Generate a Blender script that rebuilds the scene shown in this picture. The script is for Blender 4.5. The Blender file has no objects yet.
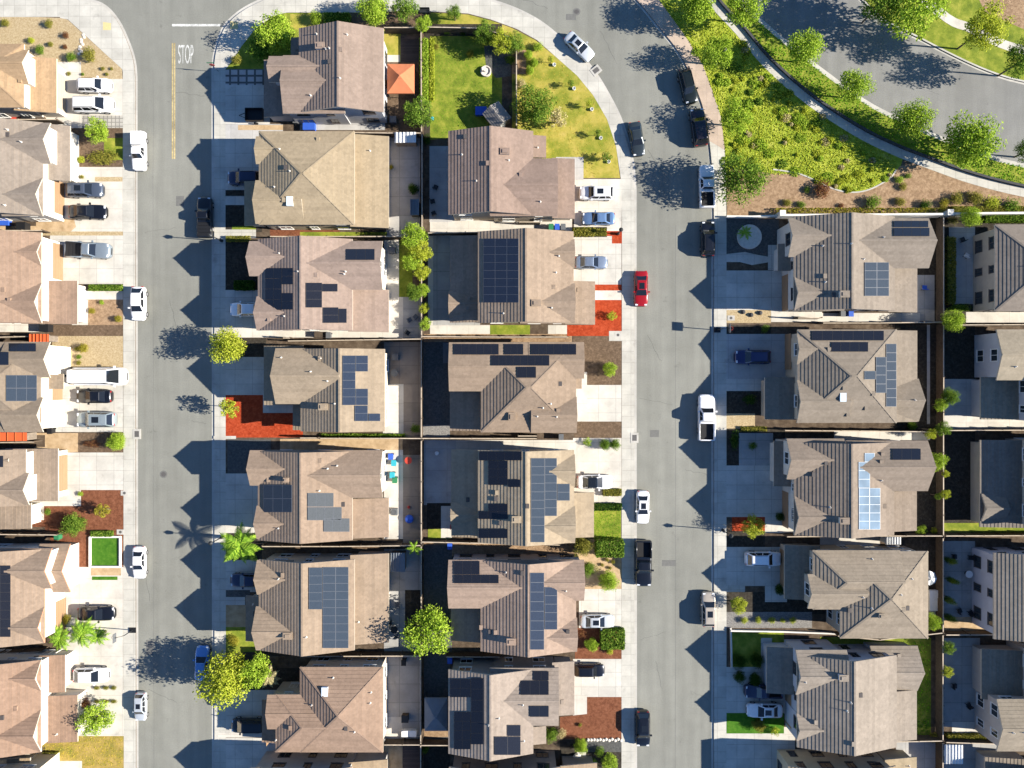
import bpy, math, random
from mathutils import Vector, Matrix
R = random.Random(11)
C = bpy.context.scene.collection
CAMH, FPX = 100.0, 720.0
G0 = 0.13                                   # top of the kerbed blocks
def WX(px, z=G0): return (px-512)/FPX*(CAMH-z)
def WY(py, z=G0): return (384-py)/FPX*(CAMH-z)
def P(px, py, z=G0): return (WX(px, z), WY(py, z), z)
SUN_EL, SUN_AZ = math.radians(27.9), math.radians(-4.6)     # azimuth from +X, counter-clockwise

# ------------------------------------------------------------------ materials
def srgb(c): return tuple(((v/255.)/12.92 if v <= 10 else ((v/255.+.055)/1.055)**2.4) for v in c)
_m = {}
def nt(name):
    m = bpy.data.materials.new(name); m.use_nodes = True
    t = m.node_tree; b = t.nodes['Principled BSDF']
    return m, t, b
def mat(name, col, rough=.8, var=.12, scale=1.5, bump=0., bscale=30., metal=0., space='pos', var2=.0, scale2=.15, spec=.3, coat=0.):
    """noise-mottled surface: col is linear rgb"""
    if name in _m: return _m[name]
    m, t, b = nt(name); N = t.nodes; L = t.links
    b.inputs['Roughness'].default_value = rough; b.inputs['Metallic'].default_value = metal
    b.inputs['Specular IOR Level'].default_value = spec; b.inputs['Coat Weight'].default_value = coat
    if space == 'pos':
        src = N.new('ShaderNodeNewGeometry').outputs['Position']
    else:
        src = N.new('ShaderNodeTexCoord').outputs['Object']
    def noise(s, d=4.):
        n = N.new('ShaderNodeTexNoise'); n.inputs['Scale'].default_value = s; n.inputs['Detail'].default_value = d
        L.new(src, n.inputs['Vector']); return n
    n1 = noise(scale)
    r = N.new('ShaderNodeMapRange'); r.inputs['From Min'].default_value = .3; r.inputs['From Max'].default_value = .7
    r.inputs['To Min'].default_value = 1-var; r.inputs['To Max'].default_value = 1+var
    L.new(n1.outputs['Fac'], r.inputs['Value'])
    fac = r.outputs['Result']
    if var2:
        n2 = noise(scale2, 3.)
        r2 = N.new('ShaderNodeMapRange'); r2.inputs['From Min'].default_value = .3; r2.inputs['From Max'].default_value = .7
        r2.inputs['To Min'].default_value = 1-var2; r2.inputs['To Max'].default_value = 1+var2
        L.new(n2.outputs['Fac'], r2.inputs['Value'])
        mu = N.new('ShaderNodeMath'); mu.operation = 'MULTIPLY'; L.new(fac, mu.inputs[0]); L.new(r2.outputs['Result'], mu.inputs[1]); fac = mu.outputs[0]
    v = N.new('ShaderNodeVectorMath'); v.operation = 'SCALE'; v.inputs[0].default_value = col; L.new(fac, v.inputs['Scale'])
    L.new(v.outputs['Vector'], b.inputs['Base Color'])
    if bump:
        nb = noise(bscale, 5.); bp = N.new('ShaderNodeBump'); bp.inputs['Strength'].default_value = bump; bp.inputs['Distance'].default_value = .05
        L.new(nb.outputs['Fac'], bp.inputs['Height']); L.new(bp.outputs['Normal'], b.inputs['Normal'])
    _m[name] = m; return m
def ramp_mat(name, stops, scale, detail=6., rough=.95, bump=.5, bscale=25., rnd=None):
    """a ground cover whose colour runs over several tones (grass, gravel, mulch)"""
    if name in _m: return _m[name]
    m, t, b = nt(name); N = t.nodes; L = t.links
    b.inputs['Roughness'].default_value = rough; b.inputs['Specular IOR Level'].default_value = .1
    src = N.new('ShaderNodeNewGeometry').outputs['Position']
    a = N.new('ShaderNodeTexNoise'); a.inputs['Scale'].default_value = scale; a.inputs['Detail'].default_value = detail; a.inputs['Roughness'].default_value = .68
    L.new(src, a.inputs['Vector'])
    cr = N.new('ShaderNodeValToRGB'); e = cr.color_ramp.elements
    n = len(stops)
    while len(e) < n: e.new(.5)
    for i, c in enumerate(stops): e[i].position = .28+.44*i/(n-1); e[i].color = (*c, 1)
    L.new(a.outputs['Fac'], cr.inputs['Fac']); L.new(cr.outputs['Color'], b.inputs['Base Color'])
    nb = N.new('ShaderNodeTexNoise'); nb.inputs['Scale'].default_value = bscale; nb.inputs['Detail'].default_value = 4.
    L.new(src, nb.inputs['Vector'])
    bp = N.new('ShaderNodeBump'); bp.inputs['Strength'].default_value = bump; bp.inputs['Distance'].default_value = .08
    L.new(nb.outputs['Fac'], bp.inputs['Height']); L.new(bp.outputs['Normal'], b.inputs['Normal'])
    _m[name] = m; return m
def slab_mat(name, col, w, h, joint=.05, dark=.72, offs=0., var=.05, stain=.17):
    """concrete or pavers with scored joints"""
    if name in _m: return _m[name]
    m, t, b = nt(name); N = t.nodes; L = t.links
    b.inputs['Roughness'].default_value = .9; b.inputs['Specular IOR Level'].default_value = .15
    src = N.new('ShaderNodeNewGeometry').outputs['Position']
    br = N.new('ShaderNodeTexBrick'); br.offset = offs; br.squash = 1.
    br.inputs['Scale'].default_value = 1.; br.inputs['Brick Width'].default_value = w; br.inputs['Row Height'].default_value = h
    br.inputs['Mortar Size'].default_value = joint; br.inputs['Mortar Smooth'].default_value = .3
    br.inputs['Color1'].default_value = (*[c*(1-var) for c in col], 1); br.inputs['Color2'].default_value = (*[c*(1+var) for c in col], 1)
    br.inputs['Mortar'].default_value = (*[c*dark for c in col], 1); L.new(src, br.inputs['Vector'])
    fac = None
    for s, a in ((.45, stain), (.13, .06), (3., .05), (9., .05)):
        n = N.new('ShaderNodeTexNoise'); n.inputs['Scale'].default_value = s; n.inputs['Detail'].default_value = 5.; L.new(src, n.inputs['Vector'])
        r = N.new('ShaderNodeMapRange'); r.inputs['From Min'].default_value = .3; r.inputs['From Max'].default_value = .7
        r.inputs['To Min'].default_value = 1-a; r.inputs['To Max'].default_value = 1+a*.5; L.new(n.outputs['Fac'], r.inputs['Value'])
        if fac is None: fac = r.outputs['Result']
        else:
            mu = N.new('ShaderNodeMath'); mu.operation = 'MULTIPLY'; L.new(fac, mu.inputs[0]); L.new(r.outputs['Result'], mu.inputs[1]); fac = mu.outputs[0]
    n = N.new('ShaderNodeTexNoise'); n.inputs['Scale'].default_value = .42; n.inputs['Detail'].default_value = 7.; n.inputs['Roughness'].default_value = .65; L.new(src, n.inputs['Vector'])
    r = N.new('ShaderNodeMapRange'); r.inputs['From Min'].default_value = .6; r.inputs['From Max'].default_value = .72; r.inputs['To Min'].default_value = 1.; r.inputs['To Max'].default_value = .74; L.new(n.outputs['Fac'], r.inputs['Value'])
    mu = N.new('ShaderNodeMath'); mu.operation = 'MULTIPLY'; L.new(fac, mu.inputs[0]); L.new(r.outputs['Result'], mu.inputs[1]); fac = mu.outputs[0]
    v = N.new('ShaderNodeVectorMath'); v.operation = 'SCALE'; L.new(br.outputs['Color'], v.inputs[0]); L.new(fac, v.inputs['Scale'])
    L.new(v.outputs['Vector'], b.inputs['Base Color'])
    _m[name] = m; return m
def leaf_mat(name, cols, trans=.42):
    """each leaf clump takes its own tone"""
    if name in _m: return _m[name]
    m, t, b = nt(name); N = t.nodes; L = t.links; N.remove(b)
    out = N['Material Output']
    g = N.new('ShaderNodeNewGeometry'); cr = N.new('ShaderNodeValToRGB'); e = cr.color_ramp.elements
    while len(e) < len(cols): e.new(.5)
    for i, c in enumerate(cols): e[i].position = i/(len(cols)-1); e[i].color = (*c, 1)
    L.new(g.outputs['Random Per Island'], cr.inputs['Fac'])
    d = N.new('ShaderNodeBsdfDiffuse'); tr = N.new('ShaderNodeBsdfTranslucent'); mx = N.new('ShaderNodeMixShader'); mx.inputs['Fac'].default_value = trans
    L.new(cr.outputs['Color'], d.inputs['Color']); L.new(cr.outputs['Color'], tr.inputs['Color'])
    L.new(d.outputs[0], mx.inputs[1]); L.new(tr.outputs[0], mx.inputs[2]); L.new(mx.outputs[0], out.inputs['Surface'])
    _m[name] = m; return m
def tile_mat(rgb):
    """concrete roof tile, tones vary from tile to tile; rgb is the sRGB look in full sun"""
    k = 'roof_tile_%d_%d_%d' % rgb
    if k in _m: return _m[k]
    col = srgb(rgb); gm = sum(col)/3; col = tuple((v*.78+gm*.22)*TILE_GAIN for v in col)
    m, t, b = nt(k); N = t.nodes; L = t.links
    b.inputs['Roughness'].default_value = .9; b.inputs['Specular IOR Level'].default_value = .12
    src = N.new('ShaderNodeNewGeometry').outputs['Position']
    fac = None
    for s, a, d in ((.35, .07, 4.), (3.2, .06, 2.), (14., .05, 2.)):
        n = N.new('ShaderNodeTexNoise'); n.inputs['Scale'].default_value = s; n.inputs['Detail'].default_value = d; L.new(src, n.inputs['Vector'])
        r = N.new('ShaderNodeMapRange'); r.inputs['From Min'].default_value = .3; r.inputs['From Max'].default_value = .7
        r.inputs['To Min'].default_value = 1-a; r.inputs['To Max'].default_value = 1+a; L.new(n.outputs['Fac'], r.inputs['Value'])
        if fac is None: fac = r.outputs['Result']
        else:
            mu = N.new('ShaderNodeMath'); mu.operation = 'MULTIPLY'; L.new(fac, mu.inputs[0]); L.new(r.outputs['Result'], mu.inputs[1]); fac = mu.outputs[0]
    vo = N.new('ShaderNodeTexVoronoi'); vo.inputs['Scale'].default_value = 2.6; L.new(src, vo.inputs['Vector'])
    sx = N.new('ShaderNodeSeparateColor'); L.new(vo.outputs['Color'], sx.inputs['Color'])
    r = N.new('ShaderNodeMapRange'); r.inputs['To Min'].default_value = .92; r.inputs['To Max'].default_value = 1.07; L.new(sx.outputs['Red'], r.inputs['Value'])
    mu = N.new('ShaderNodeMath'); mu.operation = 'MULTIPLY'; L.new(fac, mu.inputs[0]); L.new(r.outputs['Result'], mu.inputs[1]); fac = mu.outputs[0]
    g2 = N.new('ShaderNodeNewGeometry')
    r = N.new('ShaderNodeMapRange'); r.inputs['To Min'].default_value = .93; r.inputs['To Max'].default_value = 1.06; L.new(g2.outputs['Random Per Island'], r.inputs['Value'])
    mu = N.new('ShaderNodeMath'); mu.operation = 'MULTIPLY'; L.new(fac, mu.inputs[0]); L.new(r.outputs['Result'], mu.inputs[1])
    v = N.new('ShaderNodeVectorMath'); v.operation = 'SCALE'; v.inputs[0].default_value = col; L.new(mu.outputs[0], v.inputs['Scale'])
    L.new(v.outputs['Vector'], b.inputs['Base Color'])
    nb = N.new('ShaderNodeTexNoise'); nb.inputs['Scale'].default_value = 9.; L.new(src, nb.inputs['Vector'])
    bp = N.new('ShaderNodeBump'); bp.inputs['Strength'].default_value = .25; bp.inputs['Distance'].default_value = .04
    L.new(nb.outputs['Fac'], bp.inputs['Height']); L.new(bp.outputs['Normal'], b.inputs['Normal'])
    _m[k] = m; return m
TILE_GAIN = .43
def glass_mat(name, col, rough=.06):
    m = mat(name, col, rough, 0.02, 1., spec=.6); return m

# ------------------------------------------------------------------ mesh helper
class MB:
    def __init__(s): s.v = []; s.f = []; s.m = []; s.mi = 0
    def quad(s, *p):
        n = len(s.v); s.v += [tuple(q) for q in p]; s.f.append(tuple(range(n, n+len(p)))); s.m.append(s.mi)
    poly = quad
    def box(s, x0, y0, z0, x1, y1, z1):
        n = len(s.v)
        s.v += [(x0,y0,z0),(x1,y0,z0),(x1,y1,z0),(x0,y1,z0),(x0,y0,z1),(x1,y0,z1),(x1,y1,z1),(x0,y1,z1)]
        for f in ((3,2,1,0),(4,5,6,7),(0,1,5,4),(1,2,6,5),(2,3,7,6),(3,0,4,7)): s.f.append(tuple(n+i for i in f)); s.m.append(s.mi)
    def prism(s, pts, z0, z1):
        """pts: ccw 2D polygon"""
        a = sum(pts[i][0]*pts[(i+1) % len(pts)][1]-pts[(i+1) % len(pts)][0]*pts[i][1] for i in range(len(pts)))
        if a < 0: pts = pts[::-1]
        n = len(s.v); k = len(pts)
        s.v += [(x, y, z0) for x, y in pts]+[(x, y, z1) for x, y in pts]
        s.f.append(tuple(n+k+i for i in range(k))); s.m.append(s.mi)
        for i in range(k): s.f.append((n+i, n+(i+1) % k, n+k+(i+1) % k, n+k+i)); s.m.append(s.mi)
    def beam(s, a, b, w, h=None):
        """square bar between two points"""
        a = Vector(a); b = Vector(b); d = (b-a).normalized(); h = h or w
        up = Vector((0,0,1)) if abs(d.z) < .95 else Vector((1,0,0))
        u = d.cross(up).normalized()*w/2; v = u.cross(d).normalized()*h/2
        n = len(s.v)
        for q in (a, b): s.v += [tuple(q-u-v), tuple(q+u-v), tuple(q+u+v), tuple(q-u+v)]
        for f in ((3,2,1,0),(4,5,6,7),(0,1,5,4),(1,2,6,5),(2,3,7,6),(3,0,4,7)): s.f.append(tuple(n+i for i in f)); s.m.append(s.mi)
    def tube(s, pts, rad, k=8, cap=True):
        rings = []
        for i, p in enumerate(pts):
            p = Vector(p); d = (Vector(pts[min(i+1, len(pts)-1)])-Vector(pts[max(i-1, 0)])).normalized()
            up = Vector((0,0,1)) if abs(d.z) < .9 else Vector((1,0,0))
            u = d.cross(up).normalized(); v = d.cross(u).normalized(); r = rad[i] if isinstance(rad, (list, tuple)) else rad
            rings.append(len(s.v))
            s.v += [tuple(p+(u*math.cos(2*math.pi*j/k)+v*math.sin(2*math.pi*j/k))*r) for j in range(k)]
        for i in range(len(rings)-1):
            for j in range(k): s.f.append((rings[i]+j, rings[i]+(j+1) % k, rings[i+1]+(j+1) % k, rings[i+1]+j)); s.m.append(s.mi)
        if cap:
            s.f.append(tuple(rings[0]+j for j in range(k))[::-1]); s.f.append(tuple(rings[-1]+j for j in range(k))); s.m += [s.mi]*2
    def lathe(s, prof, k=16, c=(0,0,0)):
        n = len(s.v)
        for r, z in prof: s.v += [(c[0]+r*math.cos(2*math.pi*j/k), c[1]+r*math.sin(2*math.pi*j/k), c[2]+z) for j in range(k)]
        for i in range(len(prof)-1):
            for j in range(k): s.f.append((n+i*k+j, n+i*k+(j+1) % k, n+(i+1)*k+(j+1) % k, n+(i+1)*k+j)); s.m.append(s.mi)
        s.f.append(tuple(n+(len(prof)-1)*k+j for j in range(k))); s.m.append(s.mi)
    def mesh(s, name, mats, smooth=False, org=(0,0,0)):
        me = bpy.data.meshes.new(name)
        o = org
        me.from_pydata([(x-o[0], y-o[1], z-o[2]) for x, y, z in s.v], [], s.f)
        for m in (mats if isinstance(mats, (list, tuple)) else [mats]): me.materials.append(m)
        if any(s.m): me.polygons.foreach_set('material_index', s.m)
        if smooth: me.polygons.foreach_set('use_smooth', [True]*len(s.f))
        me.update(); return me
    def build(s, name, mats, parent=None, org=(0,0,0), smooth=False):
        return link(name, s.mesh(name, mats, smooth, org), parent)
def link(name, data, parent=None, loc=(0,0,0), rz=0.):
    o = bpy.data.objects.new(name, data); C.objects.link(o)
    if parent is not None: o.parent = parent
    o.location = loc
    if rz: o.rotation_euler = (0,0,rz)
    return o
def thing(name, label, cat, loc=(0,0,0), rz=0., group=None):
    o = link(name, None, None, loc, rz); return tag(o, label, cat, group)
def tag(o, label, cat, group=None):
    o['label'] = label; o['category'] = cat
    if group: o['group'] = group
    return o
def structure(o, kind='structure'):
    o['kind'] = kind; return o
def copy_tree(o, parent=None):
    c = o.copy(); C.objects.link(c)
    if parent is not None: c.parent = parent
    for ch in list(o.children): copy_tree(ch, c)
    return c
# ------------------------------------------------------------------ world, sun, camera
sc = bpy.context.scene
wd = bpy.data.worlds.new('World'); sc.world = wd; wd.use_nodes = True
wt = wd.node_tree; bg = wt.nodes['Background']; sk = wt.nodes.new('ShaderNodeTexSky'); sk.sky_type = 'NISHITA'; sk.sun_disc = False
sk.sun_elevation = SUN_EL; sk.sun_rotation = math.pi/2-SUN_AZ; sk.air_density = .75; sk.dust_density = 0.; sk.ozone_density = 5.
hs = wt.nodes.new('ShaderNodeHueSaturation'); hs.inputs['Saturation'].default_value = 1.05; wt.links.new(sk.outputs['Color'], hs.inputs['Color']); wt.links.new(hs.outputs['Color'], bg.inputs['Color']); bg.inputs['Strength'].default_value = .083
sl = bpy.data.lights.new('sun', 'SUN'); sl.energy = 5.0; sl.angle = math.radians(.5); sl.color = (1., .935, .83)
so = link('sun', sl); d = Vector((math.cos(SUN_EL)*math.cos(SUN_AZ), math.cos(SUN_EL)*math.sin(SUN_AZ), math.sin(SUN_EL)))
so.rotation_euler = d.to_track_quat('Z', 'Y').to_euler()
cd = bpy.data.cameras.new('camera'); cam = link('camera', cd, None, (0, 0, CAMH)); cd.sensor_width = 36; cd.lens = 36*FPX/1024; cd.clip_end = 5000; cd.clip_start = .5
sc.camera = cam
sc.view_settings.view_transform = 'Standard'; sc.view_settings.look = 'None'; sc.view_settings.exposure = 1.45; sc.view_settings.gamma = 1
sc.cycles.max_bounces = 6; sc.cycles.diffuse_bounces = 3; sc.cycles.transparent_max_bounces = 8

# ------------------------------------------------------------------ shared materials
M = {}
M['trim_cream'] = mat('trim_cream', (.42,.37,.30), .7, .04, 2.)
M['trim_white'] = mat('trim_white', (.62,.61,.58), .6, .03, 2.)
M['trim_dark'] = mat('trim_dark', (.07,.06,.055), .7, .05, 2.)
M['trim_terracotta'] = mat('trim_terracotta', (.42,.20,.12), .8, .06, 2.)
M['pane'] = mat('pane_glass', (.02,.028,.035), .04, .02, 2., spec=.8)
M['pane_blind'] = mat('pane_glass_with_blind', (.30,.31,.33), .08, .12, 6., spec=.6)
M['vent_metal'] = mat('vent_metal', (.5,.47,.42), .5, .05, 3.)
M['skylight'] = mat('skylight_dome', (.55,.62,.68), .12, .03, 2., spec=.6)
M['cell_black'] = mat('cell_black', (.012,.013,.018), .16, .1, 6., spec=.5)
M['cell_blue'] = mat('cell_blue', (.024,.034,.056), .6, .15, 8., spec=.03)
M['cell_dark_blue'] = mat('cell_dark_blue', (.034,.046,.064), .6, .12, 8., spec=.02)
M['cell_grey'] = mat('cell_grey', (.075,.082,.088), .6, .1, 6., spec=.02)
M['cell_pale_glare'] = mat('cell_pale_glare', (.11,.16,.215), .5, .3, .35, spec=.03)  # glare on the panels is put into this paler base colour
M['frame_black'] = mat('frame_black', (.03,.03,.034), .5, .02, 3.)
M['frame_silver'] = mat('frame_silver', (.11,.12,.14), .55, .02, 3.)
M['frame_white'] = mat('frame_white', (.5,.52,.54), .5, .02, 3.)
M['auto_glass'] = mat('auto_glass', (.010,.012,.015), .05, .01, 2., spec=.7)
M['tyre'] = mat('tyre_rubber', (.012,.012,.012), .85, .05, 5.)
M['rim'] = mat('wheel_rim', (.35,.35,.36), .35, .03, 5., metal=.6)
M['lamp_clear'] = mat('lamp_clear', (.6,.62,.65), .15, .02, 5.)
M['lamp_red'] = mat('lamp_red', (.30,.01,.01), .25, .02, 5.)
M['black_plastic'] = mat('black_plastic', (.012,.012,.013), .5, .05, 5.)
M['bed_liner'] = mat('bed_liner', (.008,.008,.009), .7, .1, 5.)
M['fence_wood'] = mat('fence_wood', (.075,.055,.038), .9, .25, 3., .2, 30., var2=.2, scale2=.3)
M['fence_cap'] = mat('fence_cap_wood', (.40,.33,.25), .85, .15, 2.)
M['fence_grey'] = mat('fence_grey_wood', (.17,.14,.11), .9, .2, 3.)
M['bark'] = mat('bark', (.10,.075,.055), .95, .2, 8., .4, 20.)
M['metal_grey'] = mat('metal_grey', (.12,.125,.13), .45, .05, 4., metal=.5)
M['metal_dark'] = mat('metal_dark', (.02,.022,.024), .5, .05, 4.)
M['white_stucco'] = mat('white_stucco', (.62,.59,.53), .9, .05, 1.5, .2, 40., var2=.06)
M['retaining'] = mat('retaining_stone', (.05,.05,.052), .95, .25, 2., .4, 12.)
M['collar'] = mat('patched_asphalt', (.13,.128,.118), .9, .1, 3.)
M['white_paint'] = mat('road_paint_white', (.46,.46,.43), .85, .3, 5., var2=.25, scale2=1.2)
M['yellow_paint'] = mat('road_paint_yellow', (.37,.29,.135), .85, .3, 4., var2=.3, scale2=.8)
M['iron'] = mat('cast_iron', (.09,.085,.08), .7, .2, 10., .3, 40.)
M['canvas_terracotta'] = mat('canvas_terracotta', (.46,.155,.07), .9, .06, 2.)
M['canvas_orange'] = mat('canvas_orange', (.52,.10,.03), .9, .06, 2.)
M['canvas_grey'] = mat('canvas_grey', (.16,.18,.20), .9, .06, 2.)
M['plastic_blue'] = mat('plastic_blue', (.03,.09,.42), .45, .05, 4.)
M['plastic_teal'] = mat('plastic_teal', (.03,.30,.36), .45, .05, 4.)
M['plastic_green'] = mat('plastic_green', (.03,.16,.07), .45, .05, 4.)
M['plastic_red'] = mat('plastic_red', (.42,.05,.03), .45, .05, 4.)
M['plastic_grey'] = mat('plastic_grey', (.11,.115,.12), .5, .05, 4.)
M['plastic_white'] = mat('plastic_white', (.65,.65,.63), .45, .05, 4.)
M['pale_stone'] = mat('pale_stone', (.55,.50,.43), .9, .1, 3., .3, 20.)
# greens
leaf_mat('leaf_bright', [(.09,.16,.012),(.27,.40,.035),(.49,.60,.085)])
leaf_mat('leaf_lime', [(.14,.18,.014),(.36,.41,.035),(.58,.60,.09)])
leaf_mat('leaf_mid', [(.035,.085,.012),(.12,.21,.025),(.29,.39,.06)])
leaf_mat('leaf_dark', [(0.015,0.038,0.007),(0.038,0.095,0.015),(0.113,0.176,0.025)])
leaf_mat('leaf_olive', [(0.088,0.098,0.021),(0.212,0.212,0.035),(0.389,0.336,0.071)])
leaf_mat('leaf_pale', [(0.231,0.195,0.098),(0.460,0.407,0.195),(0.743,0.637,0.354)])
leaf_mat('leaf_red', [(0.079,0.032,0.021),(0.177,0.071,0.044),(0.283,0.160,0.052)])
leaf_mat('leaf_gold', [(.13,.12,.015),(.29,.26,.03),(.42,.36,.06)])
leaf_mat('leaf_palm', [(0.071,0.160,0.015),(0.212,0.389,0.035),(0.460,0.637,0.071)], 0.435)
leaf_mat('leaf_cover', [(.20,.25,.02),(.40,.46,.04),(.62,.62,.10)], .35)
leaf_mat('blade_green', [(0.094,0.226,0.016),(0.170,0.377,0.022),(0.320,0.528,0.038)])
leaf_mat('blade_gold', [(0.302,0.282,0.038),(0.490,0.415,0.056),(0.679,0.510,0.094)])
for k in list(_m): M.setdefault(k, _m[k])
asphalt = None
def asphalt_mat(name, col):
    m, t, b = nt(name); N = t.nodes; L = t.links
    b.inputs['Roughness'].default_value = .88; b.inputs['Specular IOR Level'].default_value = .2
    src = N.new('ShaderNodeNewGeometry').outputs['Position']; fac = None
    mp = N.new('ShaderNodeMapping'); mp.inputs['Scale'].default_value = (1.6, .10, 1.); L.new(src, mp.inputs['Vector'])
    for s, a, d_, v in ((.06,.10,4.,src),(.5,.06,5.,src),(7.,.09,3.,src),(.55,.09,4.,mp.outputs['Vector'])):
        n = N.new('ShaderNodeTexNoise'); n.inputs['Scale'].default_value = s; n.inputs['Detail'].default_value = d_; L.new(v, n.inputs['Vector'])
        r = N.new('ShaderNodeMapRange'); r.inputs['From Min'].default_value = .3; r.inputs['From Max'].default_value = .7
        r.inputs['To Min'].default_value = 1-a; r.inputs['To Max'].default_value = 1+a; L.new(n.outputs['Fac'], r.inputs['Value'])
        if fac is None: fac = r.outputs['Result']
        else:
            mu = N.new('ShaderNodeMath'); mu.operation = 'MULTIPLY'; L.new(fac, mu.inputs[0]); L.new(r.outputs['Result'], mu.inputs[1]); fac = mu.outputs[0]
    # oil drips
    vo = N.new('ShaderNodeTexNoise'); vo.inputs['Scale'].default_value = .55; vo.inputs['Detail'].default_value = 6.; vo.inputs['Roughness'].default_value = .7; L.new(src, vo.inputs['Vector'])
    r = N.new('ShaderNodeMapRange'); r.inputs['From Min'].default_value = .62; r.inputs['From Max'].default_value = .72; r.inputs['To Min'].default_value = 1.; r.inputs['To Max'].default_value = .76; L.new(vo.outputs['Fac'], r.inputs['Value'])
    mu = N.new('ShaderNodeMath'); mu.operation = 'MULTIPLY'; L.new(fac, mu.inputs[0]); L.new(r.outputs['Result'], mu.inputs[1])
    v = N.new('ShaderNodeVectorMath'); v.operation = 'SCALE'; v.inputs[0].default_value = col; L.new(mu.outputs[0], v.inputs['Scale']); L.new(v.outputs['Vector'], b.inputs['Base Color'])
    nb = N.new('ShaderNodeTexNoise'); nb.inputs['Scale'].default_value = 25.; L.new(src, nb.inputs['Vector'])
    bp = N.new('ShaderNodeBump'); bp.inputs['Strength'].default_value = .25; bp.inputs['Distance'].default_value = .03; L.new(nb.outputs['Fac'], bp.inputs['Height']); L.new(bp.outputs['Normal'], b.inputs['Normal'])
    return m
GM = {}
GM['road'] = asphalt_mat('asphalt', (.189,.188,.162)); GM['road2'] = asphalt_mat('asphalt_darker', (.185,.182,.168))
GM['walk'] = slab_mat('sidewalk_concrete', (.45,.43,.375), 1.5, 1.5, .04, .8)
GM['kerb'] = slab_mat('kerb_concrete', (.44,.42,.375), 3., 3., .03, .85)
GM['drive'] = slab_mat('driveway_concrete', (.49,.465,.41), 2.4, 2.0, .04, .72)
GM['plain'] = slab_mat('patio_concrete', (.40,.385,.36), 3.0, 3.0, .04, .8, var=.04)
GM['greyc'] = slab_mat('grey_patio_concrete', (.33,.32,.30), 2.6, 2.6, .05, .75, var=.06)
GM['brownc'] = slab_mat('stained_concrete', (.27,.225,.18), 2.6, 2.6, .05, .75, var=.08)
GM['white'] = slab_mat('pale_concrete', (.52,.485,.42), 3.0, 2.7, .035, .8, var=.03)
GM['paver'] = slab_mat('square_pavers', (.36,.34,.30), .55, .55, .07, .55, var=.1)
GM['paverd'] = slab_mat('bordered_pavers', (.40,.38,.36), 1.15, .95, .16, .28, var=.06)
GM['deck'] = slab_mat('deck_boards', (.12,.085,.07), 6., .16, .03, .4, .5, var=.2)
GM['pink'] = slab_mat('rosy_sidewalk', (.42,.33,.26), 1.5, 1.5, .03, .85)
GM['soil'] = ramp_mat('soil', [(.05,.036,.024),(.09,.065,.045),(.15,.115,.08)], 1.2)
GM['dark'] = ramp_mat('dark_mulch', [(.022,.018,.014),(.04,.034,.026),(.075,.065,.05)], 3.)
GM['brown'] = ramp_mat('brown_mulch', [(.075,.05,.03),(.125,.085,.055),(.20,.14,.09)], 3.5, bump=.9)
GM['rust'] = ramp_mat('rust_mulch', [(.10,.036,.02),(.17,.065,.033),(.25,.105,.06)], 3., bump=.9)
GM['red'] = ramp_mat('red_mulch', [(.20,.024,.008),(.33,.048,.016),(.45,.085,.035)], 3., bump=.8)
GM['gravel'] = ramp_mat('tan_gravel', [(.26,.19,.095),(.38,.29,.165),(.50,.41,.26)], 5., bump=.7)
GM['gold'] = ramp_mat('tan_soil', [(.28,.19,.10),(.40,.285,.165),(.50,.37,.23)], 1.)
GM['bark'] = ramp_mat('bark_chips', [(.16,.10,.055),(.28,.185,.11),(.40,.28,.17)], 2.5, bump=.8)
GM['lawn'] = ramp_mat('lawn', [(.08,.12,.014),(.17,.205,.024),(.31,.30,.05)], .7)
GM['cover'] = ramp_mat('planted_bank', [(.10,.13,.016),(.19,.25,.022),(.30,.34,.04),(.40,.38,.09)], .4)
GM['turf'] = ramp_mat('artificial_turf', [(.03,.10,.008),(.05,.14,.012),(.085,.18,.02)], 2.)
GM['dry'] = ramp_mat('dry_lawn', [(.10,.145,.015),(.20,.215,.028),(.36,.30,.06),(.46,.35,.11)], .25)
GM['straw'] = ramp_mat('straw_lawn', [(.17,.165,.03),(.30,.22,.06),(.42,.29,.10)], .6)
GM['gravelg'] = ramp_mat('grey_gravel', [(.10,.095,.09),(.19,.18,.165),(.30,.28,.26)], 6.)
GM['shade'] = ramp_mat('dark_gravel_and_shade', [(.05,.05,.048),(.085,.085,.08),(.13,.125,.115)], 4.)  # dark gravel, slate and dirt; also paints the shade over a back yard
# ------------------------------------------------------------------ ground, road and blocks
Z_ROAD = 0.
def sheet(name, pts, z, m, kind='structure', world=False):
    b = MB(); w = pts if world else [(WX(x, z), WY(y, z)) for x, y in pts]
    a = sum(w[i][0]*w[(i+1) % len(w)][1]-w[(i+1) % len(w)][0]*w[i][1] for i in range(len(w)))
    if a < 0: w = w[::-1]
    b.poly(*[(x, y, z) for x, y in w]); return structure(b.build(name, m), kind)
sheet('ground', [(-2000,-2000),(2000,-2000),(2000,2000),(-2000,2000)], -.05, GM['soil'], world=True)
sheet('road', [(-400,-400),(1600,-400),(1600,1200),(-400,1200)], 0., GM['road'])
def offset(pts, d):
    """shift an open polyline sideways by d px (to the left of travel in picture axes)"""
    out = []
    for i, p in enumerate(pts):
        a = pts[max(i-1, 0)]; b = pts[min(i+1, len(pts)-1)]; dx, dy = b[0]-a[0], b[1]-a[1]; l = math.hypot(dx, dy) or 1
        out.append((p[0]+dy/l*d, p[1]-dx/l*d))
    return out
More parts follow.
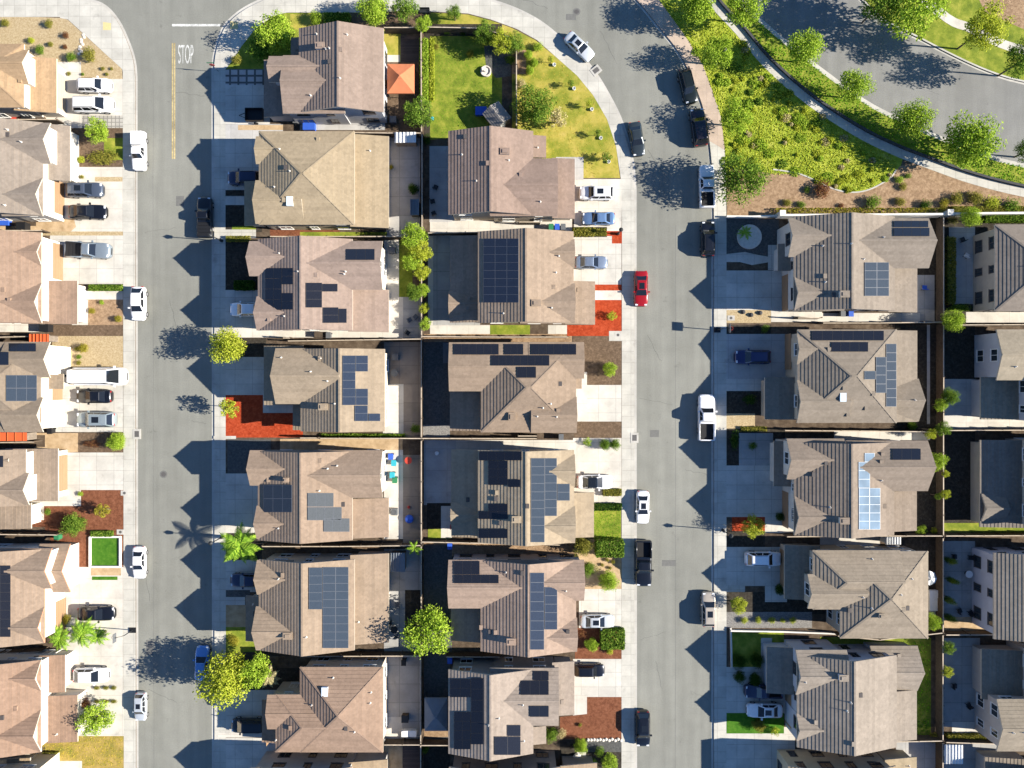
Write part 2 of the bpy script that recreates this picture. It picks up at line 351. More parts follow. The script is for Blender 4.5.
def smooth(pts, n=4):
    """Catmull-Rom through the points"""
    out = []
    for i in range(len(pts)-1):
        p0, p1, p2, p3 = pts[max(i-1,0)], pts[i], pts[i+1], pts[min(i+2, len(pts)-1)]
        for k in range(n):
            t = k/n; out.append(tuple(.5*(2*p1[j]+(p2[j]-p0[j])*t+(2*p0[j]-5*p1[j]+4*p2[j]-p3[j])*t*t+(3*p1[j]-p0[j]-3*p2[j]+p3[j])*t**3) for j in (0, 1)))
    return out+[pts[-1]]
def block(name, pts):
    b = MB(); b.prism([(WX(x, G0), WY(y, G0)) for x, y in pts], -.06, G0); return structure(b.build(name, GM['soil']))
def strip(name, a, b_, z, m):
    b = MB()
    for i in range(len(a)-1):
        q = [a[i], a[i+1], b_[i+1], b_[i]]; b.poly(*[(WX(x, z), WY(y, z), z) for x, y in q])
    return structure(b.build(name, m))
def kerbed(outer, side, m='kerb'):
    """kerb top inside the block edge and a gutter pan outside it; side +1/-1 points into the block"""
    strip('kerb', outer, offset(outer, side*1.6), G0+.012, GM[m]); strip('gutter', offset(outer, -side*2.6), outer, Z_ROAD+.006, GM['kerb'])
KL = smooth([(60,-4),(75,-1),(101,5),(117,21),(128,44),(133.5,62),(135,78)], 4)+[(135,200),(135.5,500),(136,800),(136,1000)]
block('left_block', [(-400,-8)]+KL+[(-400,1000)])
KM = [(214.5,1000),(214.5,768),(214.5,500),(214.2,200),(214,74)]+smooth([(214,70),(216,52),(224,29),(237,15),(253,5),(275,-4),(300,-8)], 4)+[(380,-9),(440,-9)]+smooth([(455,-8),(486,0),(505,6),(522,13),(540,23),(556,35.5),(570,47.5),(584,60.5),(596,76),(608,96),(619,118),(627,142),(632,165),(634,190)], 3)+[(634,400),(634.5,768),(634.5,1000)]
block('middle_block', KM)
KR = [(714,1000),(714,768),(714,400),(714,250)]+smooth([(714,215),(713,180),(709.5,141),(704.5,113),(697,90),(687,67),(676,48),(660,28),(637,0),(600,-38)], 3)+[(540,-75),(420,-110),(0,-120)]
KN = smooth([(690,-60),(737,0),(758,19),(787,44),(834,80),(873,107),(934,136),(989,157),(1024,166),(1100,180),(1300,200)], 3)
block('right_block', KR+[(0,-300),(560,-300)]+KN+[(1500,220),(1500,1000)])
KF = smooth([(800,-60),(862,0),(887,22),(917,37),(956,57),(990,72),(1024,82),(1100,96),(1300,110)], 3)
block('far_block', KF+[(1500,110),(1500,-300),(640,-300)])
sheet('road', [(x, y) for x, y in offset(KN, 0)]+KF[::-1], .003, GM['road2'])
kerbed(KL, -1); kerbed(KM, -1); kerbed(KR, -1); kerbed(KN, -1); kerbed(KF, 1)
LAY = {}
def patch(kind, pts, layer=1, name=None):
    """a flat ground surface; rectangles may be given as (x0,y0,x1,y1)"""
    if len(pts) == 4 and not isinstance(pts[0], (tuple, list)): x0, y0, x1, y1 = pts; pts = [(x0,y0),(x1,y0),(x1,y1),(x0,y1)]
    i = LAY.setdefault(layer, 0); LAY[layer] += 1
    nm = name or {'walk':'sidewalk','drive':'driveway','plain':'patio','greyc':'patio','brownc':'patio','white':'pavement','paver':'path','paverd':'path','deck':'terrace','pink':'sidewalk','soil':'ground','dark':'ground','brown':'ground','rust':'ground','red':'ground','gravel':'ground','gold':'ground','bark':'ground','lawn':'lawn','turf':'lawn','dry':'lawn','cover':'ground','straw':'lawn','gravelg':'ground','shade':'ground','kerb':'path'}[kind]
    return sheet(nm, pts, G0+.005*layer+.00035*(i % 11), GM[kind])
# sidewalks: from the kerb line inward
WL_ = [(60,18),(68,19.5),(122,69)]+[(122.8,72),(123,200),(123.5,500),(124,1000)]
patch('walk', KL+WL_[::-1], 3); patch('walk', (-200,-7,60,17), 3)
WM = [(226,1000),(226,768),(225.5,300),(225.5,69),(233,60),(241,47),(255,29),(273,16),(287,12.5),(356,12.5),(417,10.5),(431,11.5),(468,13.5),(491,19.5),(517,29),(537,40),(556,57),(577,75.5),(593,95),(607,119),(616,146),(621,180),(622,230),(621.5,768),(621.5,1000)]
patch('walk', KM+WM[::-1], 3)
WR = [(726.5,1000),(726.5,768),(726.5,230),(726,182),(724.5,146),(721.5,120),(713.5,94),(703,65),(690,43),(674.5,21),(659,0),(620,-45),(0,-150)]
iR = next(i for i, p in enumerate(KR) if p[1] < 170)
patch('walk', [p for p in KR if p[1] > 105]+[(717.5,105),(721.5,120),(724.7,150),(726,182),(726.5,230),(726.5,768),(726.5,1000)], 3)
patch('pink', [p for p in KR if p[1] <= 151]+[(0,-150),(620,-45),(659,0),(674.5,21),(690,43),(703,65),(713.5,94),(721.5,120),(724.7,150)], 4)
# ------------------------------------------------------------------ road paint and ironwork
ZP = .008
def paint_rect(name, x0, y0, x1, y1, m): return sheet(name, [(x0,y0),(x1,y0),(x1,y1),(x0,y1)], ZP, M[m])
paint_rect('road_marking', 172, 24, 220.5, 26.3, 'white_paint')
for a in (171.8, 173.9): paint_rect('road_marking', a, 43, a+1.4, 159, 'yellow_paint')
fc = bpy.data.curves.new('stop', 'FONT'); fc.body = 'STOP'; fo = bpy.data.objects.new('stop', fc); C.objects.link(fo)
bpy.context.view_layer.update(); dg = bpy.context.evaluated_depsgraph_get(); me = bpy.data.meshes.new_from_object(fo.evaluated_get(dg)); bpy.data.objects.remove(fo)
xs = [v.co.x for v in me.vertices]; ys = [v.co.y for v in me.vertices]
for v in me.vertices:
    v.co.x = WX(178.2+(v.co.x-min(xs))/(max(xs)-min(xs))*15.2, 0); v.co.y = WY(63.6-(v.co.y-min(ys))/(max(ys)-min(ys))*18.8, 0); v.co.z = 0
me.name = 'road_marking'; me.materials.clear(); me.materials.append(M['white_paint']); structure(link('road_marking', me, None, (0, 0, ZP)))
def manhole(px, py, label):
    t = thing('manhole_cover', label, 'manhole cover', (WX(px, 0), WY(py, 0), 0), 0, 'manhole covers in the road')
    b = MB(); b.lathe([(.52,.0),(.52,.008),(.36,.010)], 24); b.build('collar', M['collar'], t)
    b = MB(); b.lathe([(.34,.0),(.34,.016)], 20)
    for i in range(-2, 3): b.box(i*.12-.02, -.22, .016, i*.12+.02, .22, .022)
    b.build('cover', M['iron'], t)
manhole(163.6, 474.3, 'iron manhole cover in the straight road beside the house shadows')
manhole(576.6, 11.7, 'iron manhole cover in the bend of the curved road')
def drain(px, py, rz, label):
    t = thing('storm_drain', label, 'storm drain', (WX(px, G0), WY(py, G0), G0+.02), rz, 'storm drains in the kerb')
    b = MB(); b.box(-.55,-.7,-.05,.55,.7,.03); b.build('drain_slab', GM['kerb'], t); b = MB(); b.box(-.3,-.42,.03,.3,.42,.045)
    b.build('grate', M['iron'], t)
drain(596, 70.5, math.radians(-52), 'dark square storm drain beside the silver sedan on the bend')
drain(634.5, 437.8, 0, 'small dark storm drain in the kerb by the two round bushes')
drain(137, 434, 0, 'pale storm drain slab in the kerb by the round green bush')

# tar-sealed cracks, lane joints and utility cuts in the asphalt
M['tar'] = mat('crack_sealant', (.06,.06,.056), .7, .2, 4.)
def crack(pts, w, m='tar', z=.0045):
    a = [(x, y) for x, y in pts]; strip('road_crack', offset(a, w/2), offset(a, -w/2), z, M[m])
_rc = random.Random(5)
def wander(x0, y0, x1, y1, n, j):
    return [(x0+(x1-x0)*i/n+_rc.uniform(-j, j), y0+(y1-y0)*i/n+_rc.uniform(-j, j)) for i in range(n+1)]
crack(wander(675.5, 225, 675.5, 800, 26, .25), .3, 'collar'); crack(wander(153, 70, 154, 800, 26, .3), .25, 'collar')
for q in ((176,92,206,96),(144,232,176,228),(142,556,150,600),(148,690,176,702),(190,420,206,424),(640,640,668,632),(648,336,662,362),(640,398,672,404),(684,470,706,474),(656,660,662,690),(600,30,616,64),(648,150,668,180),(520,-2,548,8),(820,34,862,52),(880,70,940,96),(170,300,180,340),(690,690,708,700)):
    crack(wander(*q, 7, 1.1), _rc.uniform(.14, .24))
for q in ((650,430,659,437),(176,196,184,206),(146,640,153,655),(662,560,676,566),(566,14,576,20)):
    sheet('road', [(q[0],q[1]),(q[2],q[1]),(q[2],q[3]),(q[0],q[3])], .0035, M['collar'])
# ------------------------------------------------------------------ houses
U, LO = 5.3, 2.8           # eave heights of upper and lower roofs
PITCH = .345; OVH = .42; TH = .2
def clip(poly, k, lo, hi):
    """clip a convex 2D polygon to lo <= p[k] <= hi"""
    for sgn, lim in ((1, lo), (-1, -hi)):
        out = []
        for i in range(len(poly)):
            a, b = poly[i], poly[(i+1) % len(poly)]; da = sgn*a[k]-lim; db = sgn*b[k]-lim
            if da >= 0: out.append(a)
            if (da > 0 and db < 0) or (da < 0 and db > 0):
                t = da/(da-db); out.append(tuple(a[j]+(b[j]-a[j])*t for j in range(2)))
        poly = out
        if len(poly) < 3: return []
    return poly
COURSE, BUTT = .46, .038
class Mass:
    def __init__(s, spec, idx):
        kind, x0, y0, x1, y1, ax, ze = spec[:7]
        s.kind = kind; ze = ze+.013*idx; j = .004*idx
        s.x0, s.x1 = WX(x0, ze)-j, WX(x1, ze)+j; s.y1, s.y0 = WY(y0, ze)+j, WY(y1, ze)-j
        s.ze = ze; s.ax = ax; s.caps = []
        X0, X1, Y0, Y1 = s.x0, s.x1, s.y0, s.y1
        s.faces = []            # (polygon of 3D points with the first edge the eave)
        if kind == 'G':
            ends = spec[7] if len(spec) > 7 else 'gg'; s.pitch = p = spec[8] if len(spec) > 8 else (.58 if idx and ends == 'gg' and min(WX(x1, ze)-WX(x0, ze), WY(y0, ze)-WY(y1, ze)) < 7.4 else PITCH)
            s.ends = ends
            if ax == 'x':
                h = (Y1-Y0)/2; ym = (Y0+Y1)/2; zr = ze+p*h; hh = min(h, (X1-X0)/2-.02)
                a = X0+(hh if ends[0] == 'h' else 0); b = X1-(hh if ends[1] == 'h' else 0)
                s.faces.append([(X0,Y0,ze),(X1,Y0,ze),(b,ym,zr),(a,ym,zr)])
                s.faces.append([(X1,Y1,ze),(X0,Y1,ze),(a,ym,zr),(b,ym,zr)])
                if ends[0] == 'h': s.faces.append([(X0,Y1,ze),(X0,Y0,ze),(a,ym,zr)]); s.caps += [((X0,Y1,ze),(a,ym,zr)),((X0,Y0,ze),(a,ym,zr))]
                if ends[1] == 'h': s.faces.append([(X1,Y0,ze),(X1,Y1,ze),(b,ym,zr)]); s.caps += [((X1,Y1,ze),(b,ym,zr)),((X1,Y0,ze),(b,ym,zr))]
                s.caps.append(((a,ym,zr),(b,ym,zr)))
            else:
                h = (X1-X0)/2; xm = (X0+X1)/2; zr = ze+p*h; hh = min(h, (Y1-Y0)/2-.02)
                a = Y1-(hh if ends[0] == 'h' else 0); b = Y0+(hh if ends[1] == 'h' else 0)
                s.faces.append([(X0,Y1,ze),(X0,Y0,ze),(xm,b,zr),(xm,a,zr)])
                s.faces.append([(X1,Y0,ze),(X1,Y1,ze),(xm,a,zr),(xm,b,zr)])
                if ends[0] == 'h': s.faces.append([(X1,Y1,ze),(X0,Y1,ze),(xm,a,zr)]); s.caps += [((X0,Y1,ze),(xm,a,zr)),((X1,Y1,ze),(xm,a,zr))]
                if ends[1] == 'h': s.faces.append([(X0,Y0,ze),(X1,Y0,ze),(xm,b,zr)]); s.caps += [((X0,Y0,ze),(xm,b,zr)),((X1,Y0,ze),(xm,b,zr))]
                s.caps.append(((xm,a,zr),(xm,b,zr)))
            s.zr = zr
        else:                   # shed: ax is the low side l r t b
            s.pitch = p = spec[7] if len(spec) > 7 else .2
            wd = (X1-X0) if ax in 'lr' else (Y1-Y0); zh = ze+p*wd; s.zr = zh
            if ax == 'l': s.faces.append([(X0,Y1,ze),(X0,Y0,ze),(X1,Y0,zh),(X1,Y1,zh)])
            if ax == 'r': s.faces.append([(X1,Y0,ze),(X1,Y1,ze),(X0,Y1,zh),(X0,Y0,zh)])
            if ax == 'b': s.faces.append([(X0,Y0,ze),(X1,Y0,ze),(X1,Y1,zh),(X0,Y1,zh)])
            if ax == 't': s.faces.append([(X1,Y1,ze),(X0,Y1,ze),(X0,Y0,zh),(X1,Y0,zh)])
    def height(s, x, y):
        """top of the roof over (x,y), None outside"""
        if not (s.x0 <= x <= s.x1 and s.y0 <= y <= s.y1): return None
        if s.kind == 'S':
            d = {'l': x-s.x0, 'r': s.x1-x, 'b': y-s.y0, 't': s.y1-y}[s.ax]; return s.ze+s.pitch*d
        ds = [y-s.y0, s.y1-y] if s.ax == 'x' else [x-s.x0, s.x1-x]
        if s.ax == 'x': ds += ([x-s.x0] if s.ends[0] == 'h' else [])+([s.x1-x] if s.ends[1] == 'h' else [])
        else: ds += ([s.y1-y] if s.ends[0] == 'h' else [])+([y-s.y0] if s.ends[1] == 'h' else [])
        return s.ze+s.pitch*min(ds)
    def tiles(s, mb):
        for f in s.faces:
            a, b = Vector(f[0]), Vector(f[1]); u = (b-a).normalized(); n = u.cross(Vector(f[-1])-a).normalized(); v = n.cross(u)
            pl = [((Vector(q)-a).dot(u), (Vector(q)-a).dot(v)) for q in f]; top = max(q[1] for q in pl)
            k = 0
            while k*COURSE < top-1e-4:
                v0, v1 = k*COURSE, min((k+1)*COURSE, top); k += 1
                c = clip(pl, 1, v0, v1)
                if not c: continue
                mb.poly(*[a+u*q[0]+v*q[1]+n*(BUTT*(1-(q[1]-v0)/COURSE)+.002) for q in c])
                us = [q[0] for q in c if abs(q[1]-v0) < 1e-6]
                if len(us) >= 2:
                    l, r = min(us), max(us)
                    mb.poly(a+u*l+v*v0, a+u*r+v*v0, a+u*r+v*v0+n*(BUTT+.002), a+u*l+v*v0+n*(BUTT+.002))
    def fascia(s, mb):
        dn = Vector((0,0,-TH)); edges = {}
        for f in s.faces:
            mb.poly(*[Vector(q)+dn for q in f[::-1]])
            for i in range(len(f)):
                e = (f[i], f[(i+1) % len(f)]); edges[e] = 1
        for (p, q) in edges:
            if (q, p) in edges or (Vector(p)-Vector(q)).length < 1e-4: continue
            mb.poly(Vector(q)+dn, Vector(p)+dn, Vector(p), Vector(q)) if False else mb.poly(p, Vector(p)+dn, Vector(q)+dn, q)
    def walls(s, mb):
        i = OVH; X0, X1, Y0, Y1 = s.x0+i, s.x1-i, s.y0+i, s.y1-i; d = TH+.03
        if s.kind == 'S':
            hi = {'l': ((X1,Y0),(X1,Y1)), 'r': ((X0,Y0),(X0,Y1)), 'b': ((X0,Y1),(X1,Y1)), 't': ((X0,Y0),(X1,Y0))}[s.ax]
            zf = lambda x, y: s.height(x, y)-d
            c = [(X0,Y0),(X1,Y0),(X1,Y1),(X0,Y1)]
            for k in range(4):
                p, q = c[k], c[(k+1) % 4]; mb.poly((*p, 0), (*q, 0), (*q, zf(*q)), (*p, zf(*p)))
            return
        zw = s.ze+s.pitch*i-d; zr = s.zr-d; xm, ym = (X0+X1)/2, (Y0+Y1)/2
        g = {'b': s.ax == 'y' and s.ends[1] == 'g', 't': s.ax == 'y' and s.ends[0] == 'g', 'l': s.ax == 'x' and s.ends[0] == 'g', 'r': s.ax == 'x' and s.ends[1] == 'g'}
        def side(p, q, m, gab):
            pts = [(*p, 0), (*q, 0), (*q, zw)]+([(*m, zr)] if gab else [])+[(*p, zw)]; mb.poly(*pts)
        side((X0,Y0),(X1,Y0),(xm,Y0),g['b']); side((X1,Y0),(X1,Y1),(X1,ym),g['r']); side((X1,Y1),(X0,Y1),(xm,Y1),g['t']); side((X0,Y1),(X0,Y0),(X0,ym),g['l'])

_wc = {}
def window_mesh(w, h, style):
    k = (round(w, 1), round(h, 1), style)
    if k in _wc: return _wc[k]
    w, h = k[0], k[1]; f = MB(); t = .09; d = .05
    f.box(-w/2-t, 0, -h/2-t, w/2+t, d, -h/2); f.box(-w/2-t, 0, h/2, w/2+t, d, h/2+t)
    f.box(-w/2-t, 0, -h/2, -w/2, d, h/2); f.box(w/2, 0, -h/2, w/2+t, d, h/2)
    f.box(-.03, .002, -h/2, .03, d*.9, h/2)
    f.box(-w/2-t-.05, .004, -h/2-t-.06, w/2+t+.05, d+.07, -h/2-t)
    p = MB(); p.box(-w/2, .003, -h/2, w/2, .022, h/2)
    _wc[k] = (f.mesh('window', M['trim_dark'] if style == 'd' else M['trim_white']), p.mesh('pane', M['pane_blind' if style == 'b' else 'pane']))
    return _wc[k]
def garage_mesh(w, h):
    k = ('g', round(w, 1), h)
    if k in _wc: return _wc[k]
    b = MB(); n = 4
    for i in range(n): b.box(-w/2, 0, h*i/n+.012, w/2, .05, h*(i+1)/n-.012)
    b.box(-w/2, .001, 0, w/2, .03, h)
    _wc[k] = b; return b
_pc = {}
def panel_obj(corners, style, parent, org):
    """one solar panel: corners 3D ccw seen from outside, lower face on the roof"""
    mb = MB(); p = [Vector(q) for q in corners]; c = sum(p, Vector())/4; n = (p[1]-p[0]).cross(p[3]-p[0]).normalized()
    if n.z < 0: p = p[::-1]; n = -n
    p = [c+(q-c)*(1-.012/max((q-c).length, .1)) for q in p]
    i = [c+(q-c)*.968 for q in p]
    for k in range(4):
        mb.mi = 1; mb.poly(p[k], p[(k+1) % 4], i[(k+1) % 4], i[k]); mb.poly(p[k]-n*.05, p[(k+1) % 4]-n*.05, p[(k+1) % 4], p[k])
    mb.mi = 0; mb.poly(*[q-n*.004 for q in i])
    mb.mi = 1; mb.poly(*[q-n*.05 for q in p[::-1]])
    cell, frame = {'k': ('cell_black', 'frame_black'), 'b': ('cell_blue', 'frame_silver'), 'd': ('cell_dark_blue', 'frame_silver'), 'g': ('cell_grey', 'frame_silver'), 'w': ('cell_pale_glare', 'frame_white')}[style]
    o = mb.build('solar_panel', [M[cell], M[frame]], parent, org)
    return o
HOUSES = []
def house(label, tile, wall, masses, crop=(0, 0, 1), panels=(), chim=(), sky=(), vents=6, garage=None, win='w', seed=0, trim=None, door=(212,172,132), group=None, cat='house', skipwin=(), name='house'):
    rr = random.Random(seed*7+3)
    masses = [list(sp) for sp in masses]; cx0 = (masses[0][1]+masses[0][3])/2
    for sp in masses[1:]:                   # run cross gables well under the main roof
        if sp[0] == 'G' and sp[5] == 'x' and sp[6] == U and (len(sp) < 8 or sp[7] == 'gg') and masses[0][1] > 0:
            if (sp[1]+sp[3])/2 < cx0: sp[3] = max(sp[3], min(sp[3]+14, cx0))
            else: sp[1] = min(sp[1], max(sp[1]-14, cx0))
    ms = [Mass(sp, i) for i, sp in enumerate(masses)]
    org = ((ms[0].x0+ms[0].x1)/2, (ms[0].y0+ms[0].y1)/2, 0.)
    root = thing(name, label, cat, org, group=group)
    wm = mat('stucco_%d_%d_%d' % wall, tuple(v*.62 for v in srgb(wall)), .9, .05, 1.2, .2, 40., var2=.05)
    tm = tile_mat(tile); fm = M[trim] if trim else M['trim_cream']
    W = MB()
    for m in ms: m.walls(W)
    W.build('wall', wm, root, org)
    for m in ms:
        b = MB(); m.tiles(b); m.obj = b.build('roof', tm, root, org)
        f = MB(); m.fascia(f); f.build('fascia', fm, m.obj, (0,0,0)).location = (-org[0], -org[1], 0)
        if m.caps and m.caps[-1]:
            k = MB()
            for p, q in m.caps:
                p, q = Vector(p), Vector(q)
                if (p-q).length < .4: continue
                k.beam(p+Vector((0,0,.03)), q+Vector((0,0,.03)), .24, .03)
            if k.v: k.build('ridge_cap', tm, m.obj, org)
    def top(px, py):
        """the roof point seen at a pixel: highest intersection along the lens ray"""
        best = None
        for m in ms:
            z = m.ze
            for f in m.faces:
                a, b2, c2 = Vector(f[0]), Vector(f[1]), Vector(f[-1]); n = (b2-a).cross(c2-a)
                d = Vector(((px-512)/FPX, (384-py)/FPX, -1)); o = Vector((0,0,CAMH))
                den = d.dot(n)
                if abs(den) < 1e-6: continue
                t = (a-o).dot(n)/den; p = o+d*t; h = m.height(p.x, p.y)
                if h is not None and abs(h-p.z) < .02 and (best is None or p.z > best[0].z): best = (p, m, n.normalized())
        return best
    ox, oy, s = crop; T = lambda x, y: (x/s+ox, y/s+oy)
    for (x0, y0, x1, y1, nx, ny, st) in panels:
        cx, cy = T((x0+x1)/2, (y0+y1)/2); hit = top(cx, cy)
        if not hit: print('panel misses roof', label, x0, y0); continue
        p0, m, n = hit; pl = p0+n*.13
        def on(x, y):
            q = T(x, y); d = Vector(((q[0]-512)/FPX, (384-q[1])/FPX, -1)); o = Vector((0,0,CAMH)); return o+d*((pl-o).dot(n)/d.dot(n))
        for i in range(nx):
            for j in range(ny):
                xa, xb = x0+(x1-x0)*i/nx, x0+(x1-x0)*(i+1)/nx; ya, yb = y0+(y1-y0)*j/ny, y0+(y1-y0)*(j+1)/ny
                panel_obj([on(xa, yb), on(xb, yb), on(xb, ya), on(xa, ya)], st, m.obj, org)
    for q in chim:
        h = top(*T(*q[:2]))
        if not h: continue
        p, m, n = h; b = MB(); a, c = (.55, .38) if len(q) < 3 else q[2:4]
        b.box(p.x-a, p.y-c, p.z-.5, p.x+a, p.y+c, p.z+.34)
        co = b.build('chimney', wm, m.obj, org)
        b = MB(); b.box(p.x-a-.06, p.y-c-.06, p.z+.34, p.x+a+.06, p.y+c+.06, p.z+.41); b.box(p.x-a*.6, p.y-c*.6, p.z+.41, p.x+a*.6, p.y+c*.6, p.z+.5)
        b.build('chimney_cap', tm, m.obj, org)
    for q in sky:
        h = top(*T(*q[:2]))
        if not h: continue
        p, m, n = h; b = MB(); b.box(p.x-.4, p.y-.6, p.z-.3, p.x+.4, p.y+.6, p.z+.22); b.build('skylight', M['skylight'], m.obj, org)
    k = 0; tries = 0
    while k < vents and tries < 60:
        tries += 1; m = ms[0] if rr.random() < .75 else rr.choice(ms)
        x = rr.uniform(m.x0+1., m.x1-1.); y = rr.uniform(m.y0+1., m.y1-1.)
        hs = [q.height(x, y) for q in ms]; z = max(v for v in hs if v is not None); mm = ms[hs.index(z)]
        qx, qy = (512+x/(CAMH-z)*FPX-ox)*s, (384-y/(CAMH-z)*FPX-oy)*s
        if any(x0-9 < qx < x1+9 and y0-9 < qy < y1+9 for (x0, y0, x1, y1, *_r) in panels): continue
        k += 1; b = MB()
        if rr.random() < .55:
            b.tube([(x,y,z-.1),(x,y,z+.38)], .055, 8); b.lathe([(.16,0),(.07,.12)], 10, (x,y,z+.0)); b.build('vent_pipe', M['vent_metal'], mm.obj, org)
        else:
            b.box(x-.22, y-.3, z-.1, x+.22, y+.3, z+.13); b.build('roof_vent', tm if rr.random() < .6 else M['trim_dark'], mm.obj, org)
    # windows on every free stretch of wall
    gz = None
    if garage:
        mi, sd, gy, gw = garage; m = ms[mi]; i = OVH; b = garage_mesh(gw, 2.15)
        key = ('gm', round(gw, 1), door)
        if key not in _wc: _wc[key] = b.mesh('garage_door', mat('garage_paint_%d_%d_%d' % door, tuple(v*.40 for v in srgb(door)), .6, .04, 2.))
        x = m.x0+i if sd == 'l' else m.x1-i; y = WY(gy); gz = (x, y, gw)
        link('garage_door', _wc[key], root, (x-org[0], y-org[1], .15), math.pi/2 if sd == 'l' else -math.pi/2)
    for mi, m in enumerate(ms):
        i = OVH; X0, X1, Y0, Y1 = m.x0+i, m.x1-i, m.y0+i, m.y1-i
        for sd, (a, b2), rz, nv in (('b', ((X0,Y0),(X1,Y0)), math.pi, (0,-1)), ('t', ((X1,Y1),(X0,Y1)), 0., (0,1)), ('l', ((X0,Y1),(X0,Y0)), math.pi/2, (-1,0)), ('r', ((X1,Y0),(X1,Y1)), -math.pi/2, (1,0))):
            if (mi, sd) in skipwin or m.ze < 4: continue
            a, b2 = Vector(a), Vector(b2); Ln = (b2-a).length; gab = m.kind == 'G' and ((m.ax == 'x' and sd in 'lr' and m.ends['lr'.index(sd)] == 'g') or (m.ax == 'y' and sd in 'tb' and m.ends['tb'.index(sd)] == 'g'))
            levels = ([(4.3, 1.25)] if m.ze > 4 else [])+[(1.45, 1.25)]
            for zc, hh in levels:
                n = 1 if (gab and Ln < 6) else max(1, int(Ln/3.0))
                for q in range(n):
                    p = a+(b2-a)*((q+.5)/n); out = p+Vector(nv)*.45
                    bad = False
                    for w2 in ms:
                        for dx in (-.8, 0, .8):
                            o2 = out+Vector((nv[1]*dx, nv[0]*dx)); hgt = w2.height(o2.x, o2.y)
                            if hgt is not None and w2 is not m and hgt > zc-hh/2-.25: bad = True
                    if gz and zc < 2.5 and abs(p.x-gz[0]) < 1. and abs(p.y-gz[1]) < gz[2]/2+1.2: bad = True
                    if bad or m.ze+m.pitch*i-TH-.1 < zc+hh/2+.05: continue
                    fw, pw = window_mesh(1.5 if (n == 1 or q % 2 == 0) else .9, hh, win)
                    fo = link('window', fw, root, (p.x-org[0], p.y-org[1], zc), rz); link('pane', pw, fo)
    HOUSES.append((root, ms)); return root
# ------------------------------------------------------------------ cars (local +x is the front)
CAR = {   # L, W, H ; body stations (x fraction, half width fraction, top z) ; cabin (cowl, roof front, roof rear, tail) as x fractions
 'sedan': (4.75, 1.84, 1.44, [(.5,.42,.52),(.492,.62,.62),(.47,.80,.69),(.43,.92,.76),(.34,1.,.86),(.2,1.,.97),(0,1.,.98),(-.25,1.,1.0),(-.38,.99,1.04),(-.44,.93,1.03),(-.475,.82,.98),(-.494,.64,.85),(-.5,.48,.6)], (.2,.05,-.22,-.36)),
 'suv':   (4.75, 1.9, 1.72, [(.5,.46,.62),(.492,.66,.78),(.468,.82,.88),(.43,.94,.95),(.34,1.,1.03),(.23,1.,1.1),(0,1.,1.1),(-.3,1.,1.12),(-.43,.97,1.13),(-.475,.88,1.11),(-.494,.74,.9),(-.5,.56,.62)], (.24,.10,-.37,-.465)),
 'hatch': (4.3, 1.8, 1.5, [(.5,.42,.55),(.492,.62,.66),(.468,.80,.76),(.42,.93,.84),(.32,1.,.93),(.22,1.,1.0),(0,1.,1.0),(-.3,1.,1.04),(-.43,.95,1.05),(-.475,.85,1.02),(-.494,.70,.85),(-.5,.52,.6)], (.24,.08,-.29,-.455)),
 'van':   (5.9, 2.02, 2.45, [(.5,.50,.7),(.493,.70,.85),(.475,.86,.98),(.455,.95,1.05),(.42,1.,1.12),(.3,1.,1.25),(0,1.,1.25),(-.3,1.,1.25),(-.45,1.,1.25),(-.492,.98,1.25),(-.497,.96,1.0),(-.5,.92,.6)], (.40,.26,-.475,-.495)),
 'minivan': (5.1, 1.98, 1.75, [(.5,.46,.6),(.492,.66,.76),(.468,.82,.87),(.43,.94,.95),(.36,1.,1.03),(.27,1.,1.1),(0,1.,1.1),(-.3,1.,1.12),(-.43,.97,1.13),(-.478,.89,1.11),(-.494,.76,.9),(-.5,.60,.6)], (.30,.14,-.41,-.48)),
 'pickup': (5.7, 2.0, 1.85, [(.5,.52,.72),(.493,.72,.9),(.47,.86,1.0),(.435,.96,1.08),(.34,1.,1.14),(.22,1.,1.18),(-.03,1.,1.18),(-.10,1.,1.18)], (.21,.11,-.06,-.09)),
}
_cm = {}
def paint(key, col, metal=.0):
    return mat('paint_'+key, srgb(col), .28, .03, 3., metal=metal, spec=.5, coat=.6)
